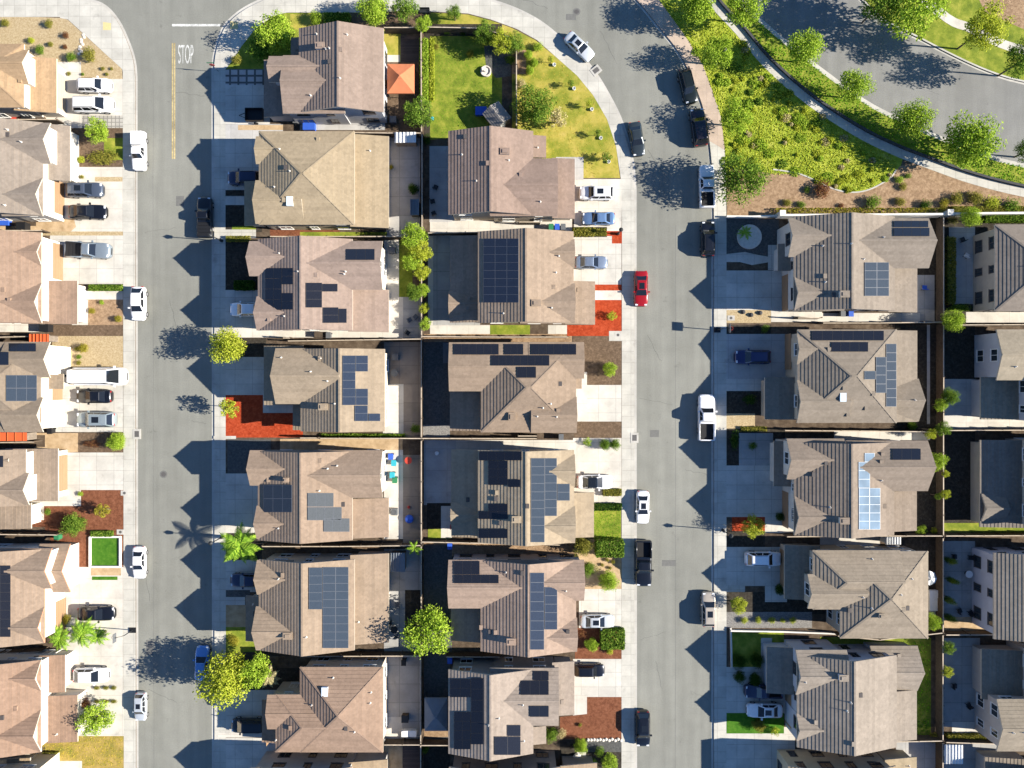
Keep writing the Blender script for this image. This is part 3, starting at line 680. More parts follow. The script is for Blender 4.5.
def car_parts(kind, glassroof=False):
    k = (kind, glassroof)
    if k in _cm: return _cm[k]
    L, W, H, st, (cw, rf, rr_, tl) = CAR[kind]; out = {}; hw = W/2; zb = .24
    b = MB(); rings = []
    def section(x, w, zt, bed=False):
        w *= hw; n = len(b.v)
        half = [(w*.9,zb),(w,zb+.2),(w,zt-.2),(w*.95,zt-.05),(w*.78,zt),(w*.4,zt+.025)] if not bed else [(w*.9,zb),(w,zb+.2),(w,zt-.06),(w*.97,zt),(w*.87,zt),(w*.86,zt-.5)]
        pts = [(y, z) for y, z in half]+[(0, (zt+.035) if not bed else zt-.5)]+[(-y, z) for y, z in half[::-1]]
        b.v.extend([(x*L, y, z) for y, z in pts]); rings.append(n); return n
    for x, w, z in st: section(x, w, z)
    if kind == 'pickup':
        section(-.13, 1., 1.2)
        for x in (-.131, -.475): section(x, 1., 1.2, True)
        for x, w, z in ((-.476,1.,1.2),(-.495,.98,1.18),(-.5,.9,.6)): section(x, w, z)
    K = 13
    for i in range(len(rings)-1):
        for j in range(K-1): b.f.append((rings[i]+j, rings[i]+j+1, rings[i+1]+j+1, rings[i+1]+j)); b.m.append(0)
        b.f.append((rings[i]+K-1, rings[i], rings[i+1], rings[i+1]+K-1)); b.m.append(0)
    b.f.append(tuple(rings[0]+j for j in range(K))[::-1]); b.m.append(0)
    b.f.append(tuple(rings[-1]+j for j in range(K))); b.m.append(0)
    zc = max(z for _, _, z in st)-.03; zr = H
    bt = [(cw*L,.78*hw),(cw*L-.2,.92*hw),(tl*L+.14,.9*hw),(tl*L,.76*hw)]; tp = [(rf*L,.62*hw),(rf*L-.14,.72*hw),(rr_*L+.1,.7*hw),(rr_*L,.6*hw)]
    lo = [(x,y,zc) for x,y in bt]+[(x,-y,zc) for x,y in bt[::-1]]; hi = [(x,y,zr-.07) for x,y in tp]+[(x,-y,zr-.07) for x,y in tp[::-1]]
    ws, rw, sw = MB(), MB(), [MB(), MB()]
    fac = []
    for i in range(8):
        j = (i+1) % 8; fac.append((lo[i], lo[j], hi[j], hi[i]))
    van = kind == 'van'
    # 0 front corner,1 left side,2 rear corner,3 rear,4 rear corner,5 right side,6 front corner,7 front
    for i in (0, 2, 4, 6): b.poly(*fac[i])
    ws.poly(*fac[7])
    if van:
        b.poly(*fac[3])
        for i in (1, 5):
            a, c, d, e = [Vector(q) for q in fac[i]]; t = .8 if i == 1 else .2
            m1, m2 = a.lerp(c, .2 if i == 1 else .8), e.lerp(d, .2 if i == 1 else .8)
            if i == 1: b.poly(m1, c, d, m2); sw[0].poly(a, m1, m2, e)
            else: b.poly(a, m1, m2, e); sw[1].poly(m1, c, d, m2)
    else:
        rw.poly(*fac[3])
        for s_, i in ((0, 1), (1, 5)):
            sw[s_].poly(*fac[i])
            a, c, d, e = [Vector(q) for q in fac[i]]      # pillars on the side glass
            for t in (.36, .72) if kind in ('suv','minivan') else (.52,):
                g = Vector((0, .012 if i == 1 else -.012, .006)); p1, p2, q1, q2 = a.lerp(c, t-.02), a.lerp(c, t+.02), e.lerp(d, t-.02), e.lerp(d, t+.02)
                b.poly(p1+g, p2+g, q2+g, q1+g)
    r = MB()                                              # roof skin with a soft crown
    ring = [Vector(q) for q in hi]; cen = sum(ring, Vector())/8
    r1 = [cen+(q-cen)*1.02 for q in ring]; r2 = [cen+(q-cen)*.9+Vector((0,0,.055)) for q in ring]; r3 = [cen+(q-cen)*.5+Vector((0,0,.085)) for q in ring]
    for A, B in ((r1, r2), (r2, r3)):
        for i in range(8): j = (i+1) % 8; r.poly(A[i], A[j], B[j], B[i])
    r.poly(*r3)
    if glassroof: out['roof_glass'] = r
    else:
        n = len(b.v); b.v += r.v; b.f += [tuple(i+n for i in f) for f in r.f]; b.m += r.m
    out['body'] = b; out['windshield'] = ws
    if rw.v: out['rear_window'] = rw
    out['side_window'] = sw
    s = MB(); sx = (rf*.6+rr_*.4)*L; s.box(sx-.42, -.42*hw*.9, zr-.02, sx+.42, .42*hw*.9, zr+.026); out['sunroof'] = s
    w = MB(); wr = .33 if kind in ('sedan','hatch') else .38
    w.tube([(0,-.11,0),(0,.11,0)], wr, 16); rim = MB(); rim.tube([(0,-.115,0),(0,.115,0)], wr*.62, 10)
    wm_, rm_ = w.mesh('wheel', M['tyre']), rim.mesh('rim', M['rim'])
    out['wheels'] = [(f*L, sgn*(hw-.1), wr) for f in (.31, -.29) for sgn in (1, -1)]; out['wm'] = wm_; out['rm'] = rm_
    zl = st[2][2]+.02
    h = MB(); h.box(-.11, -.17, -.09, .08, .17, .05); out['headlight'] = (h, [(.455*L, sgn*.66*hw, zl-.0) for sgn in (1, -1)])
    t = MB(); t.box(-.05, -.13, -.12, .07, .13, .03); zt = .98 if kind != 'sedan' else .9
    out['tail_light'] = (t, [(-.484*L, sgn*(.66 if kind != 'pickup' else .8)*hw, zt) for sgn in (1, -1)])
    mr = MB(); mr.box(-.1, -.13, -.08, .1, .13, .08); out['side_mirror'] = (mr, [(cw*L-.45, sgn*(hw+.06), zc+.1) for sgn in (1, -1)])
    d = MB()
    if kind == 'pickup': d.box(-.475*L, -.84*hw, .69, -.135*L, .84*hw, .74)
    out['bed'] = d
    g = MB(); g.box(.478*L, -.42*hw, .42, .503*L, .42*hw, .62); out['grille'] = g
    _cm[k] = out; return out
_pm = {}
def cached(key, fn):
    if key not in _pm: _pm[key] = fn()
    return _pm[key]
def car(label, kind, px, py, ang, col, pkey, metal=0., roof=None, length=None, sunroof=False, bed=None, rack=False, cat=None, group='cars parked along the street', name=None, shell=False):
    """ang: where the front points, degrees ccw from the picture's right"""
    g = {'sedan': 'sedan', 'suv': 'suv', 'hatch': 'hatchback', 'van': 'van', 'minivan': 'minivan', 'pickup': 'pickup_truck'}[kind]
    q = car_parts(kind, roof == 'glass'); pm = paint(pkey, col, metal)
    zg = Z_ROAD if group.endswith('street') else G0+.03
    root = thing(g, label, cat or g.replace('_', ' '), (WX(px, .9), WY(py, .9), zg), math.radians(ang), group)
    if length: root.scale = (length/CAR[kind][0],)*3
    K = (kind, pkey, roof)
    link('body', cached(('body',)+K, lambda: q['body'].mesh('body', pm, True)), root)
    link('windshield', cached(('ws', kind), lambda: q['windshield'].mesh('windshield', M['auto_glass'])), root)
    if 'rear_window' in q: link('rear_window', cached(('rw', kind), lambda: q['rear_window'].mesh('rear_window', M['auto_glass'])), root)
    for i in (0, 1): link('side_window', cached(('sw', kind, i), lambda: q['side_window'][i].mesh('side_window', M['auto_glass'])), root)
    if roof == 'glass': link('roof_glass', cached(('rg', kind), lambda: q['roof_glass'].mesh('roof_glass', M['auto_glass'])), root)
    if sunroof: link('sunroof', cached(('sr', kind), lambda: q['sunroof'].mesh('sunroof', M['auto_glass'])), root)
    for x, y, z in q['wheels']:
        w = link('wheel', q['wm'], root, (x, y, z)); link('rim', q['rm'], w)
    for part, m_ in (('headlight', 'lamp_clear'), ('tail_light', 'lamp_red')):
        mb, locs = q[part]
        for l in locs: link(part, cached((part, kind), lambda: mb.mesh(part, M[m_])), root, l)
    mb, locs = q['side_mirror']
    for l in locs: link('side_mirror', cached(('mir', kind, pkey), lambda: mb.mesh('side_mirror', pm)), root, l)
    link('grille', cached(('gr', kind), lambda: q['grille'].mesh('grille', M['black_plastic'])), root)
    L, W, H = CAR[kind][:3]
    if kind == 'pickup' and not shell:
        if bed == 'cover':
            b = MB()
            for i in range(4): b.box(-.475*L+i*.085*L, -.9*W/2, 1.17, -.475*L+(i+1)*.085*L-.03, .9*W/2, 1.225)
            b.build('bed_cover', M['black_plastic'], root)
        else: link('bed_liner', cached(('bl',), lambda: q['bed'].mesh('bed_liner', M['bed_liner'])), root)
    if shell:
        b = MB(); a = .92*W/2
        v = [(-.49*L,-a,1.2),(-.135*L,-a,1.2),(-.135*L,a,1.2),(-.49*L,a,1.2)]; t = [(-.47*L,-a*.8,1.83),(-.135*L,-a*.8,1.83),(-.135*L,a*.8,1.83),(-.47*L,a*.8,1.83)]
        for i in range(4): j = (i+1) % 4; b.poly(v[i], v[j], t[j], t[i])
        b.poly(*t); b.build('camper_shell', pm, root)
    if kind in ('suv', 'minivan') and not sunroof and roof != 'glass' and rack is not None:
        for sg in (1, -1): link('roof_rail', cached(('rail', kind), lambda: _rail(kind)), root, (0, sg*.33*W, 0))
    return root
def _rail(kind):
    L, W, H, st, (cw, rf, rr_, tl) = CAR[kind]; b = MB(); b.box(rr_*L+.2, -.025, H-.04, rf*L-.2, .025, H+.04); return b.mesh('roof_rail', M['black_plastic'])

# ------------------------------------------------------------------ plants
def leaf_quad(mb, p, n, s, rr):
    n = Vector(n).normalized(); t = n.cross(Vector((rr.uniform(-1,1), rr.uniform(-1,1), rr.uniform(-1,1)))).normalized(); b = n.cross(t)
    l, w = s*rr.uniform(.75,1.3), s*rr.uniform(.45,.7); k = n*s*.16
    p = Vector(p)
    mb.quad(p-t*l*.5, p-b*w*.5+k, p+t*l*.5, p+b*w*.5+k)
SUNV = Vector((math.cos(SUN_EL)*math.cos(SUN_AZ), math.cos(SUN_EL)*math.sin(SUN_AZ), math.sin(SUN_EL)))
def crown_mesh(kind, var, R_=1.0):
    """unit crown (radius 1 horizontally, centred at 0)"""
    rr = random.Random(hash((kind, var)) % 1000 if False else sum(map(ord, kind))*7+var*131)
    nb, nl, sz, flat, lump, core = {'round': (20, 5200, .095, .9, .33, .66), 'loose': (26, 3200, .10, .85, .26, .74), 'dense': (34, 4200, .085, .8, .26, .72), 'shrub': (12, 1000, .15, .75, .42, .5), 'hedge': (14, 800, .15, .8, .36, .6), 'sparse': (14, 700, .16, .9, .26, .7)}[kind]
    mb = MB(); blobs = []
    for i in range(nb):
        z = 1-2*(i+.5)/nb; a = i*2.39996+rr.uniform(-.4,.4); r = math.sqrt(max(0, 1-z*z))
        d = Vector((r*math.cos(a), r*math.sin(a), z*flat))*core*rr.uniform(.62, 1.22); blobs.append((d, lump*rr.uniform(.6, 1.4)))
    blobs.append((Vector((0,0,0)), .5))
    tot = sum(b[1]**2 for b in blobs)
    for c, r in blobs:
        for i in range(int(nl*r*r/tot)):
            d = Vector((rr.gauss(0,1), rr.gauss(0,1), rr.gauss(0,1)))
            if d.length < 1e-3: continue
            d.normalize(); rad = r*(rr.random()**.35 if rr.random() < .8 else rr.uniform(1., 1.3))
            p = c+d*rad
            nrm = (d*.7+SUNV*.55+Vector((rr.gauss(0,.45), rr.gauss(0,.45), rr.gauss(.35,.45))))
            leaf_quad(mb, p, nrm, sz*rr.uniform(.7,1.25), rr)
    return mb
_lm = {}
def crown(kind, var, lm):
    k = (kind, var, lm)
    if k not in _lm: _lm[k] = crown_mesh(kind, var).mesh('crown', M[lm])
    return _lm[k]
def tree(label, px, py, rpx, zc, kind='round', lm='leaf_bright', name='tree', cat='tree', group=None, flat=1., trunk=.13):
    """crown seen at (px,py) with radius rpx, its middle at height zc"""
    x, y = WX(px, zc), WY(py, zc); r = rpx/FPX*(CAMH-zc); v = R.randrange(3)
    root = thing(name, label, cat, (x, y, G0), 0, group)
    c = link('crown', crown(kind, v, lm), root, (0, 0, zc-G0), R.uniform(-.7, .7)); c.scale = (r, r, r*flat)
    b = MB(); b.tube([(0,0,-.1),(.03*r,.02*r,(zc-G0)*.5),(0,0,zc-G0)], [trunk, trunk*.8, trunk*.5], 8, False)
    for i in range(5):
        a = i*1.26+R.uniform(-.3,.3); b.tube([(0,0,(zc-G0)*.62),(r*.3*math.cos(a), r*.3*math.sin(a), zc-G0+.05*r),(r*.62*math.cos(a), r*.62*math.sin(a), zc-G0+.3*r*flat)], [trunk*.5, trunk*.35, .02], 6, False)
    b.build('trunk', M['bark'], root)
    return root
def shrub(label, px, py, rpx, kind='shrub', lm='leaf_mid', h=.8, name='shrub', cat='shrub', group=None, sx=1., sy=1., z=None):
    r = rpx/FPX*(CAMH-1); hz = r*h if z is None else z
    o = link(name, crown(kind, R.randrange(3), lm), None, (WX(px, hz), WY(py, hz), G0+hz*.85), R.uniform(-.7, .7) if sx == sy else 0.); o.scale = (r*sx, r*sy, hz*1.05)
    return tag(o, label, cat, group)
def hedge(label, x0, y0, x1, y1, h, lm, group=None, name='hedge', dens=150):
    """clipped box of leaves"""
    X0, X1, Y0, Y1 = WX(x0, h*.7), WX(x1, h*.7), WY(y1, h*.7), WY(y0, h*.7); rr = random.Random(int(x0*7+y0)); mb = MB()
    cx, cy = (X0+X1)/2, (Y0+Y1)/2; w, d = X1-X0, Y1-Y0
    n = int(dens*(w*d+h*(w+d)*1.2))
    for i in range(n):
        f = rr.random(); p = [rr.uniform(-w/2, w/2), rr.uniform(-d/2, d/2), rr.uniform(.05, h)]; nr = [0, 0, 1]
        if f < .55: p[2] = h*rr.uniform(.86, 1.08)
        else:
            if rr.random() < w/(w+d): s = rr.choice((-1, 1)); p[1] = s*d/2*rr.uniform(.88, 1.05); nr = [0, s, .3]
            else: s = rr.choice((-1, 1)); p[0] = s*w/2*rr.uniform(.88, 1.05); nr = [s, 0, .3]
        leaf_quad(mb, p, [v+rr.gauss(0, .45) for v in nr], rr.uniform(.18, .34), rr)
    o = link(name, mb.mesh(name, M[lm]), None, (cx, cy, G0)); return tag(o, label, 'hedge', group)
def palm(label, px, py, rpx, zc, lm='leaf_palm', nf=16, name='palm_tree', group=None, droop=.9, cat='palm tree'):
    x, y = WX(px, zc), WY(py, zc); r = rpx/FPX*(CAMH-zc); rr = random.Random(int(px*3+py))
    root = thing(name, label, cat, (x, y, G0), 0, group); H = zc-G0
    b = MB(); b.tube([(0,0,-.1),(.05,.03,H*.5),(0,0,H)], [.2,.15,.13], 10); b.build('trunk', M['bark'], root)
    for i in range(nf):
        a = i*6.283/nf+rr.uniform(-.2,.2); L = r*rr.uniform(.8, 1.1); up = rr.uniform(.1, .5); f = MB(); m = 12; pts = []
        for k in range(m+1):
            t = k/m; pts.append(Vector((math.cos(a)*L*t, math.sin(a)*L*t, H+L*(up*t*1.2-droop*t*t*.9))))
        sd = Vector((-math.sin(a), math.cos(a), 0))
        for k in range(1, m+1):
            d = (pts[k]-pts[k-1]).normalized(); w = L*.19*math.sin(math.pi*min(1, k/m*.9+.1))
            for sg in (1, -1):
                for h in (0, .5):
                    p = pts[k-1].lerp(pts[k], h); e = p+sd*sg*w+d*w*.6+Vector((0,0,-w*.35)); q = d*L*.022
                    f.quad(p-q, p+q, e+q*.4, e-q*.4)
            f.quad(pts[k-1]-sd*.02, pts[k-1]+sd*.02, pts[k]+sd*.02, pts[k]-sd*.02)
        f.build('frond', M[lm], root)
    return root

# ------------------------------------------------------------------ fences and walls
def fence(label, pts, h=1.75, m='fence_wood', cap='fence_cap', group='wooden yard fences', step=2.4, zt=None, name='wooden_fence', cat='fence'):
    z = h+G0 if zt is None else zt
    w = [Vector((WX(x, z), WY(y, z), 0)) for x, y in pts]
    root = thing(name, label, cat, (w[0].x, w[0].y, G0), 0, group); o = w[0]
    b, c = MB(), MB(); post = MB(); post.box(-.06,-.06,-.05,.06,.06,h+.09)
    pk = ('post', round(h, 2), m)
    if pk not in _pm: _pm[pk] = post.mesh('post', M[m])
    for i in range(len(w)-1):
        A, B = w[i]-o, w[i+1]-o; d = B-A; L = d.length
        if L < .05: continue
        d /= L; n = Vector((-d.y, d.x, 0)); k = int(L/.16)+1
        for j in range(k):
            s0, s1 = j*L/k, (j+1)*L/k-.012; t = .018 if j % 2 else .026
            p, q = A+d*s0, A+d*s1
            b.prism([(p-n*t)[:2], (q-n*t)[:2], (q+n*t)[:2], (p+n*t)[:2]], .03, h-.03)
        c.beam(A+Vector((0,0,h)), B+Vector((0,0,h)), .13, .045)
        m_ = max(1, int(L/step))
        for j in range(m_+1):
            p = A+d*(L*j/m_)+n*.09; link('post', _pm[pk], root, (p.x, p.y, 0))
    b.build('board_panel', M[m], root); c.build('top_rail', M[cap], root)
    return root
def masonry_wall(label, pts, h, wd, m, capm=None, name='garden_wall', group=None, cat='wall'):
    z = h+G0; w = [Vector((WX(x, z), WY(y, z), 0)) for x, y in pts]; o = w[0]
    root = thing(name, label, cat, (o.x, o.y, G0), 0, group); b, c = MB(), MB()
    for i in range(len(w)-1):
        A, B = w[i]-o, w[i+1]-o; d = (B-A).normalized(); n = Vector((-d.y, d.x, 0))*wd/2; e = d*(.0 if i == len(w)-2 else .02)
        b.prism([(A-n)[:2], (B-n+e)[:2], (B+n+e)[:2], (A+n)[:2]], -.1, h-.06)
        n *= 1.25; c.prism([(A-n)[:2], (B-n+e)[:2], (B+n+e)[:2], (A+n)[:2]], h-.06+.002*i, h+.002*i)
    b.build('wall_face', M[m], root); c.build('coping', M[capm or m], root); return root
# ------------------------------------------------------------------ lots: pavements, beds and lawns (picture coordinates at ground level)
p = patch
# left column front yards
p('white', (-200,321,45,336), 1); p('white', (-200,434,40,442), 1); p('white', (-200,114,56,119), 3); p('gold', (-200,226,45,231), 3)
p('gravel', [(-200,8),(62,18),(68,20),(122,69),(122.5,79),(-200,79)]); p('white', [(57,62),(81,62),(81,79),(123,79),(123,118),(57,118)], 2, 'driveway')
p('paver', (82,115.5,123,128), 4); p('brown', (66,128,123,167)); p('lawn', (104,138,123,160), 2); p('white', [(56,118),(82,118),(82,128),(68,128),(68,167),(123,167),(123,232),(56,232)], 2, 'driveway')
p('gravel', (95,177,122.5,181.5), 4); p('gold', [(36,219),(74,219),(76,227),(70,232),(36,232)], 4); p('gravel', (42,231.5,123,235.5), 4)
p('drive', (50,235.5,123,284), 2); p('dark', (89,284,123,291)); p('white', (74,291,123,299.5), 2, 'path'); p('bark', (87,299.5,123,325)); p('brown', (50,325,123,336)); p('white', (72,300,88,325), 2)
p('gravel', (52,336,123,369)); p('drive', (52,369,123,432), 2); p('gold', (34,433,80,452)); p('brown', (78,433,123,452), 2)
p('drive', (55,452.5,123.3,490), 2); p('rust', (78,490,123.3,531)); p('white', (28,490,81,506), 2, 'path'); p('rust', (28,506,82,531)); p('white', (31,503,44,520), 3)
p('rust', (50,531,123,568)); p('white', (89,536,120.5,568), 2); p('turf', (91.5,538,118,565.5), 4); p('white', [(66,567),(123.5,567),(123.5,690),(60,690),(60,645),(66,645)], 2, 'driveway'); p('gold', (91,567.5,121,575.5), 4, 'path'); p('turf', (92,576.5,117.5,580), 4)
p('white', (60,690,123.8,736), 3); p('straw', [(40,737),(123.8,735),(123.8,800),(82,800),(82,761),(40,761)]); p('white', (20,761,82,830), 2, 'driveway')
for y in (119, 229, 338, 441, 533, 652, 753): p('soil', (-200,y-6,45,y+6), 2)
# second column, fronts
p('lawn', [(226,69),(233,60),(241,47),(255,29),(273,16),(287,12.8),(334,13),(334,28),(300,32),(295,58),(262,70)]); p('dry', [(290,14),(345,14),(345,22),(298,30),(290,26)], 2)
p('brown', [(334,13),(417,11),(430,12),(430,26),(334,26)]); p('paverd', (225.5,69,263,85), 2); p('drive', (225.5,85,270,124), 2); p('plain', (225.5,124,283,138), 2); p('gold', (238,125,283,130), 3)
p('drive', (225.5,138,262,190), 2); p('dark', (225.5,190,262,232)); p('drive', (225.5,196,246,205), 2, 'path'); p('walk', (225.5,229.5,256,238), 2, 'path'); p('lawn', (232,226,256,229.5), 2)
p('dark', (225.5,241,262,290)); p('drive', (225.5,290,262,326), 2); p('white', (225.5,326,388,337.5), 2); p('dark', (225.5,338,266,357)); p('drive', (225.5,357,270,395), 2); p('red', (225.5,394.5,303,437.5)); p('drive', (263,395,300,413), 3, 'path'); p('walk', (213.5,436,236,439), 4)
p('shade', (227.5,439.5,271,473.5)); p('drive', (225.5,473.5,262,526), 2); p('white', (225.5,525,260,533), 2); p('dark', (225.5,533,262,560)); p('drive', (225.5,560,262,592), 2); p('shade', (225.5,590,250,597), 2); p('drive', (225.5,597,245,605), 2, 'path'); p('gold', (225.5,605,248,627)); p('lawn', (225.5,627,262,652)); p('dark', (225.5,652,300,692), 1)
p('drive', (225.5,690,280,733), 2); p('white', (218,733,268,737.5), 4); p('drive', (225.5,738,280,830), 2)
# second column, back and side yards
p('dry', (384,28,401,62)); p('deck', (400.5,36,420,62), 2); p('brown', (384,62,421,130)); p('white', (386,55,400,62), 2)
p('plain', (300,112,385,130), 1); p('greyc', (386,135,420,236), 2); p('rust', (270,226,340,236), 1); p('lawn', (300,232,387,238), 2)
p('white', (384,240,403,338), 2); p('lawn', (399,240,412.5,297), 3); p('greyc', (403,297,421,338), 2); p('brownc', (384,342,421.5,441), 2); p('white', (383,384,403.5,434), 3); p('gold', (280,439,402.5,452), 2)
p('white', (384,450,403,539), 2); p('brownc', (403,455,421.5,546), 2); p('soil', (403,439,421.5,455), 3); p('greyc', (384,549,421,655), 2); p('dark', (405,590,421,640), 3); p('greyc', (384,655,421,742), 2); p('white', (385,717,402,737), 3); p('gold', (384,745,402.5,800), 2, 'terrace'); p('deck', (402.5,745,421,800), 3)
p('brown', (260,545,384,560)); p('soil', (260,656,384,668))
# third column, back and side yards
p('lawn', [(430,30),(502,30),(502,132),(430,140)]); p('dark', (424,24,502,36), 2); p('dark', (424,30,430,140), 2); p('shade', [(484,46),(500,44),(511,54),(511,76),(496,78),(486,66)], 3, 'patio')
p('plain', (429.5,146,452,222), 2); p('white', (430,216,572,236), 1); p('white', (428,234,452,326), 1, 'patio'); p('greyc', (433,236,480,326), 2); p('white', (430,325,492,334), 3); p('lawn', (490,325,530,334.5), 4); p('white', (548,325,570,334), 4); p('bark', (424,334,572,342), 2)
p('shade', (423,340,452,425)); p('gravelg', (423,425,450,437.5), 2); p('white', (424,440,575,452), 1); p('plain', (424,440,456,505), 2); p('dark', (427,503,452,530), 2); p('lawn', (428,529,451,539), 3); p('white', (441,506,452,538), 4); p('bark', (424,541,575,556), 1)  # first sheet: the yard's shade is put into its dark colour
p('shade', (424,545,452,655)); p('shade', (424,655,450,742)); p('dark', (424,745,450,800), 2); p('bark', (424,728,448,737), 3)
# third column, fronts
p('dry', [(512,28),(535,40),(556,57),(577,75.5),(593,95),(607,119),(616,146),(620,178),(583,178),(583,160),(512,160)]); p('dry', [(431,12.5),(468,14.5),(491,20.5),(512,28),(512,36),(424,30)]); p('bark', (512,50,526,74), 2); p('plain', (556,157,583.5,180), 3, 'path'); p('white', (574,179,621.5,234), 2, 'driveway')
p('dark', (572,227,607,237), 3); p('red', [(604,231),(622,231),(622,243.5),(612,243.5),(612,236),(604,236)], 4); p('drive', (573,236,621.5,285), 2); p('red', (594,284.5,621.5,290.5), 4); p('white', (594,290.5,621.5,300), 3, 'path'); p('red', [(593,300),(621.5,300),(621.5,336),(567,336),(567,325),(593,325)], 4)
p('brown', (573,336,621.5,386), 2); p('drive', (576,385,621.5,421.5), 3); p('white', (576,372,587,421), 4); p('brown', (574,421.5,621.5,437.8), 3); p('walk', (609,331,622,341), 5)
p('white', (573,438,621.5,503), 2, 'driveway'); p('dark', (594,503,621.5,505), 3); p('lawn', (593.5,503.5,621,539), 3); p('gold', (574,539,621.5,590), 2); p('drive', (579,589,621.5,629), 3); p('rust', (575,628,621.5,659), 3)
p('drive', (573,659,621.5,697), 3); p('white', (573,695,587,716), 3); p('rust', [(587,697),(621.5,697),(621.5,739),(560,739),(560,717),(587,714)], 4); p('shade', (586,740,621.5,752), 3); p('dark', (560,740,621.5,800), 2); p('white', (577,752,586,762), 4)
# park strip and path on the right
PL = smooth([(690,-30),(709,4),(736,34),(764,67),(805,103),(853,135),(893,155),(932,170),(972,184),(1024,197),(1120,215)], 4); PR = offset(PL, 9.5)
p('cover', [(620,-45),(659,0),(674.5,21),(690,43),(703,65),(713.5,94),(721.5,120),(725,150),(726,182)]+[(760,176),(801,175),(831,188.6),(851,193),(870,190),(890,179),(900,168)]+[q for q in PL if q[0] < 905][::-1])
p('bark', [(727,168),(760,172),(801,175),(831,188.6),(851,193),(870,190),(890,179),(900,166)]+[q for q in PL if q[0] > 905]+[(1120,216),(727,216)], 2)
strip('path', PL, PR, G0+.03, GM['walk'])
p('lawn', PR+[(1300,200)]+[(a, b) for a, b in KN[::-1]])
ED = smooth([(773,170),(801,175),(831,188.6),(851,193),(870,190),(890,179),(897,170)], 5); strip('kerb', ED, offset(ED, 1.4), G0+.06, GM['kerb'])
p('lawn', KF+[(1300,60),(1300,-200),(800,-200)]); FP = smooth([(900,-15),(945,22),(968,32),(998,47),(1030,56),(1120,75)], 4); strip('path', FP, offset(FP, 9), G0+.03, GM['white'])
p('bark', [(960,-40),(985,12),(1030,32),(1200,60),(1200,-60)], 2)
# fourth column, fronts
p('shade', (726.5,219,779,257)); p('drive', [(726.5,254),(745,252),(758,255),(770,257),(770,262),(752,265),(740,262),(726.5,262)], 2, 'path'); p('drive', (768,245,786,270), 2, 'path'); p('drive', (726.5,270.5,795,310), 2); p('gravel', (726.5,309,771,323)); p('white', (771,309,822,322), 2)
p('dark', (726.5,325,771,336)); p('plain', (726.5,334,790,379), 2, 'driveway'); p('drive', (726.5,379,765,391), 3, 'path'); p('dark', (726.5,391,768,415)); p('gravel', (726.5,413.5,755,428.5), 2); p('dark', (726.5,428.5,785,466)); p('greyc', (739,433,773,465.5), 2, 'terrace')
p('drive', (726.5,465.5,795,517), 2); p('red', (732,516.5,765,531), 2); p('white', (765,517,795,533), 3); p('dark', (726.5,531,765,548)); p('drive', (726.5,547,795,586), 3); p('walk', (726.5,585,745,592), 4); p('drive', (765,585,787,602), 4, 'path'); p('dark', (726.5,592,842,614)); p('gravelg', (726.5,612,812,628), 2); p('dark', (726.5,612,812,627), 1)
p('lawn', (731,632,784,668)); p('drive', (761,638,772,676), 2, 'path'); p('drive', (726.5,667,775,677), 2, 'path'); p('drive', (726.5,676,795,713.5), 3); p('turf', (726.5,713,784,733.5), 4); p('drive', (726.5,733.5,795,830), 3); p('white', (783,727,797,736), 4)
# fourth column back and side yards
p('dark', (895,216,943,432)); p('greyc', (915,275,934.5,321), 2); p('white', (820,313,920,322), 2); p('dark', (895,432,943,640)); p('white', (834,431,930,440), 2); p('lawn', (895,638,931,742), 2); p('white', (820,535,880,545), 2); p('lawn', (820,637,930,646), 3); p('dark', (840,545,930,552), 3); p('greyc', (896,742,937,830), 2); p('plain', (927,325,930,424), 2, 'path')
p('plain', (928,597,943,632), 3)
# right edge column
p('dark', (944,216,1100,325)); p('plain', (949,227,975,304), 2); p('white', (966,312,1100,322.5), 3); p('dark', (944,325,975,380), 2); p('plain', (944.5,379,985,419), 2); p('white', (943.5,416,1100,428.5), 3)
p('dark', (944,430,975,525), 2); p('lawn', (944,523,1100,532.5), 3); p('greyc', (944,541,975,621), 2); p('gold', (944,617,992,631), 3); p('greyc', (944,638,980,727), 2); p('white', (952,722,985,738), 3); p('dark', (944,735,1000,744), 4); p('greyc', (944,744,1000,830), 2)
# ------------------------------------------------------------------ the houses
K4 = 1024/210.; K5 = 1024/230.
G_W, G_M, G_E = 'houses along the straight road', 'houses between the two roads', 'houses east of the curved road'
house('tan hip-roofed house without solar panels beside the concrete corner of the STOP street', (228,186,132), (246,236,220),
  [('G',-90,44,24,107.5,'x',U,'gh'), ('G',-40,50,28.5,84,'x',U), ('S',18,58.6,56.5,113,'r',LO)], garage=(2,'r',95,4.9), vents=4, seed=1, door=(240,225,200), win='b', group=G_W)
house('grey-tan house with two street gables behind the dark grey SUV and black sedan', (190,171,150), (248,240,226),
  [('G',-80,122.5,43,215.5,'y',U), ('G',2,123,50.5,163.5,'x',U), ('G',2,178,42.5,216,'x',U), ('S',30,126,70,181,'r',LO,.3)], garage=(0,'r',198,5.), vents=6, seed=2, win='b', group=G_W)
house('rosy-tan house with red shutters and a square porch roof behind the grey pickup', (204,166,134), (250,240,228),
  [('G',-80,232.5,41.5,323,'y',U), ('G',-10,240.3,41.3,266,'x',U), ('G',-20,283.3,41.6,323,'x',U), ('S',25,281,77.3,324,'r',LO,.1)], garage=(0,'r',263,4.9), vents=7, seed=3, win='b', group=G_W)
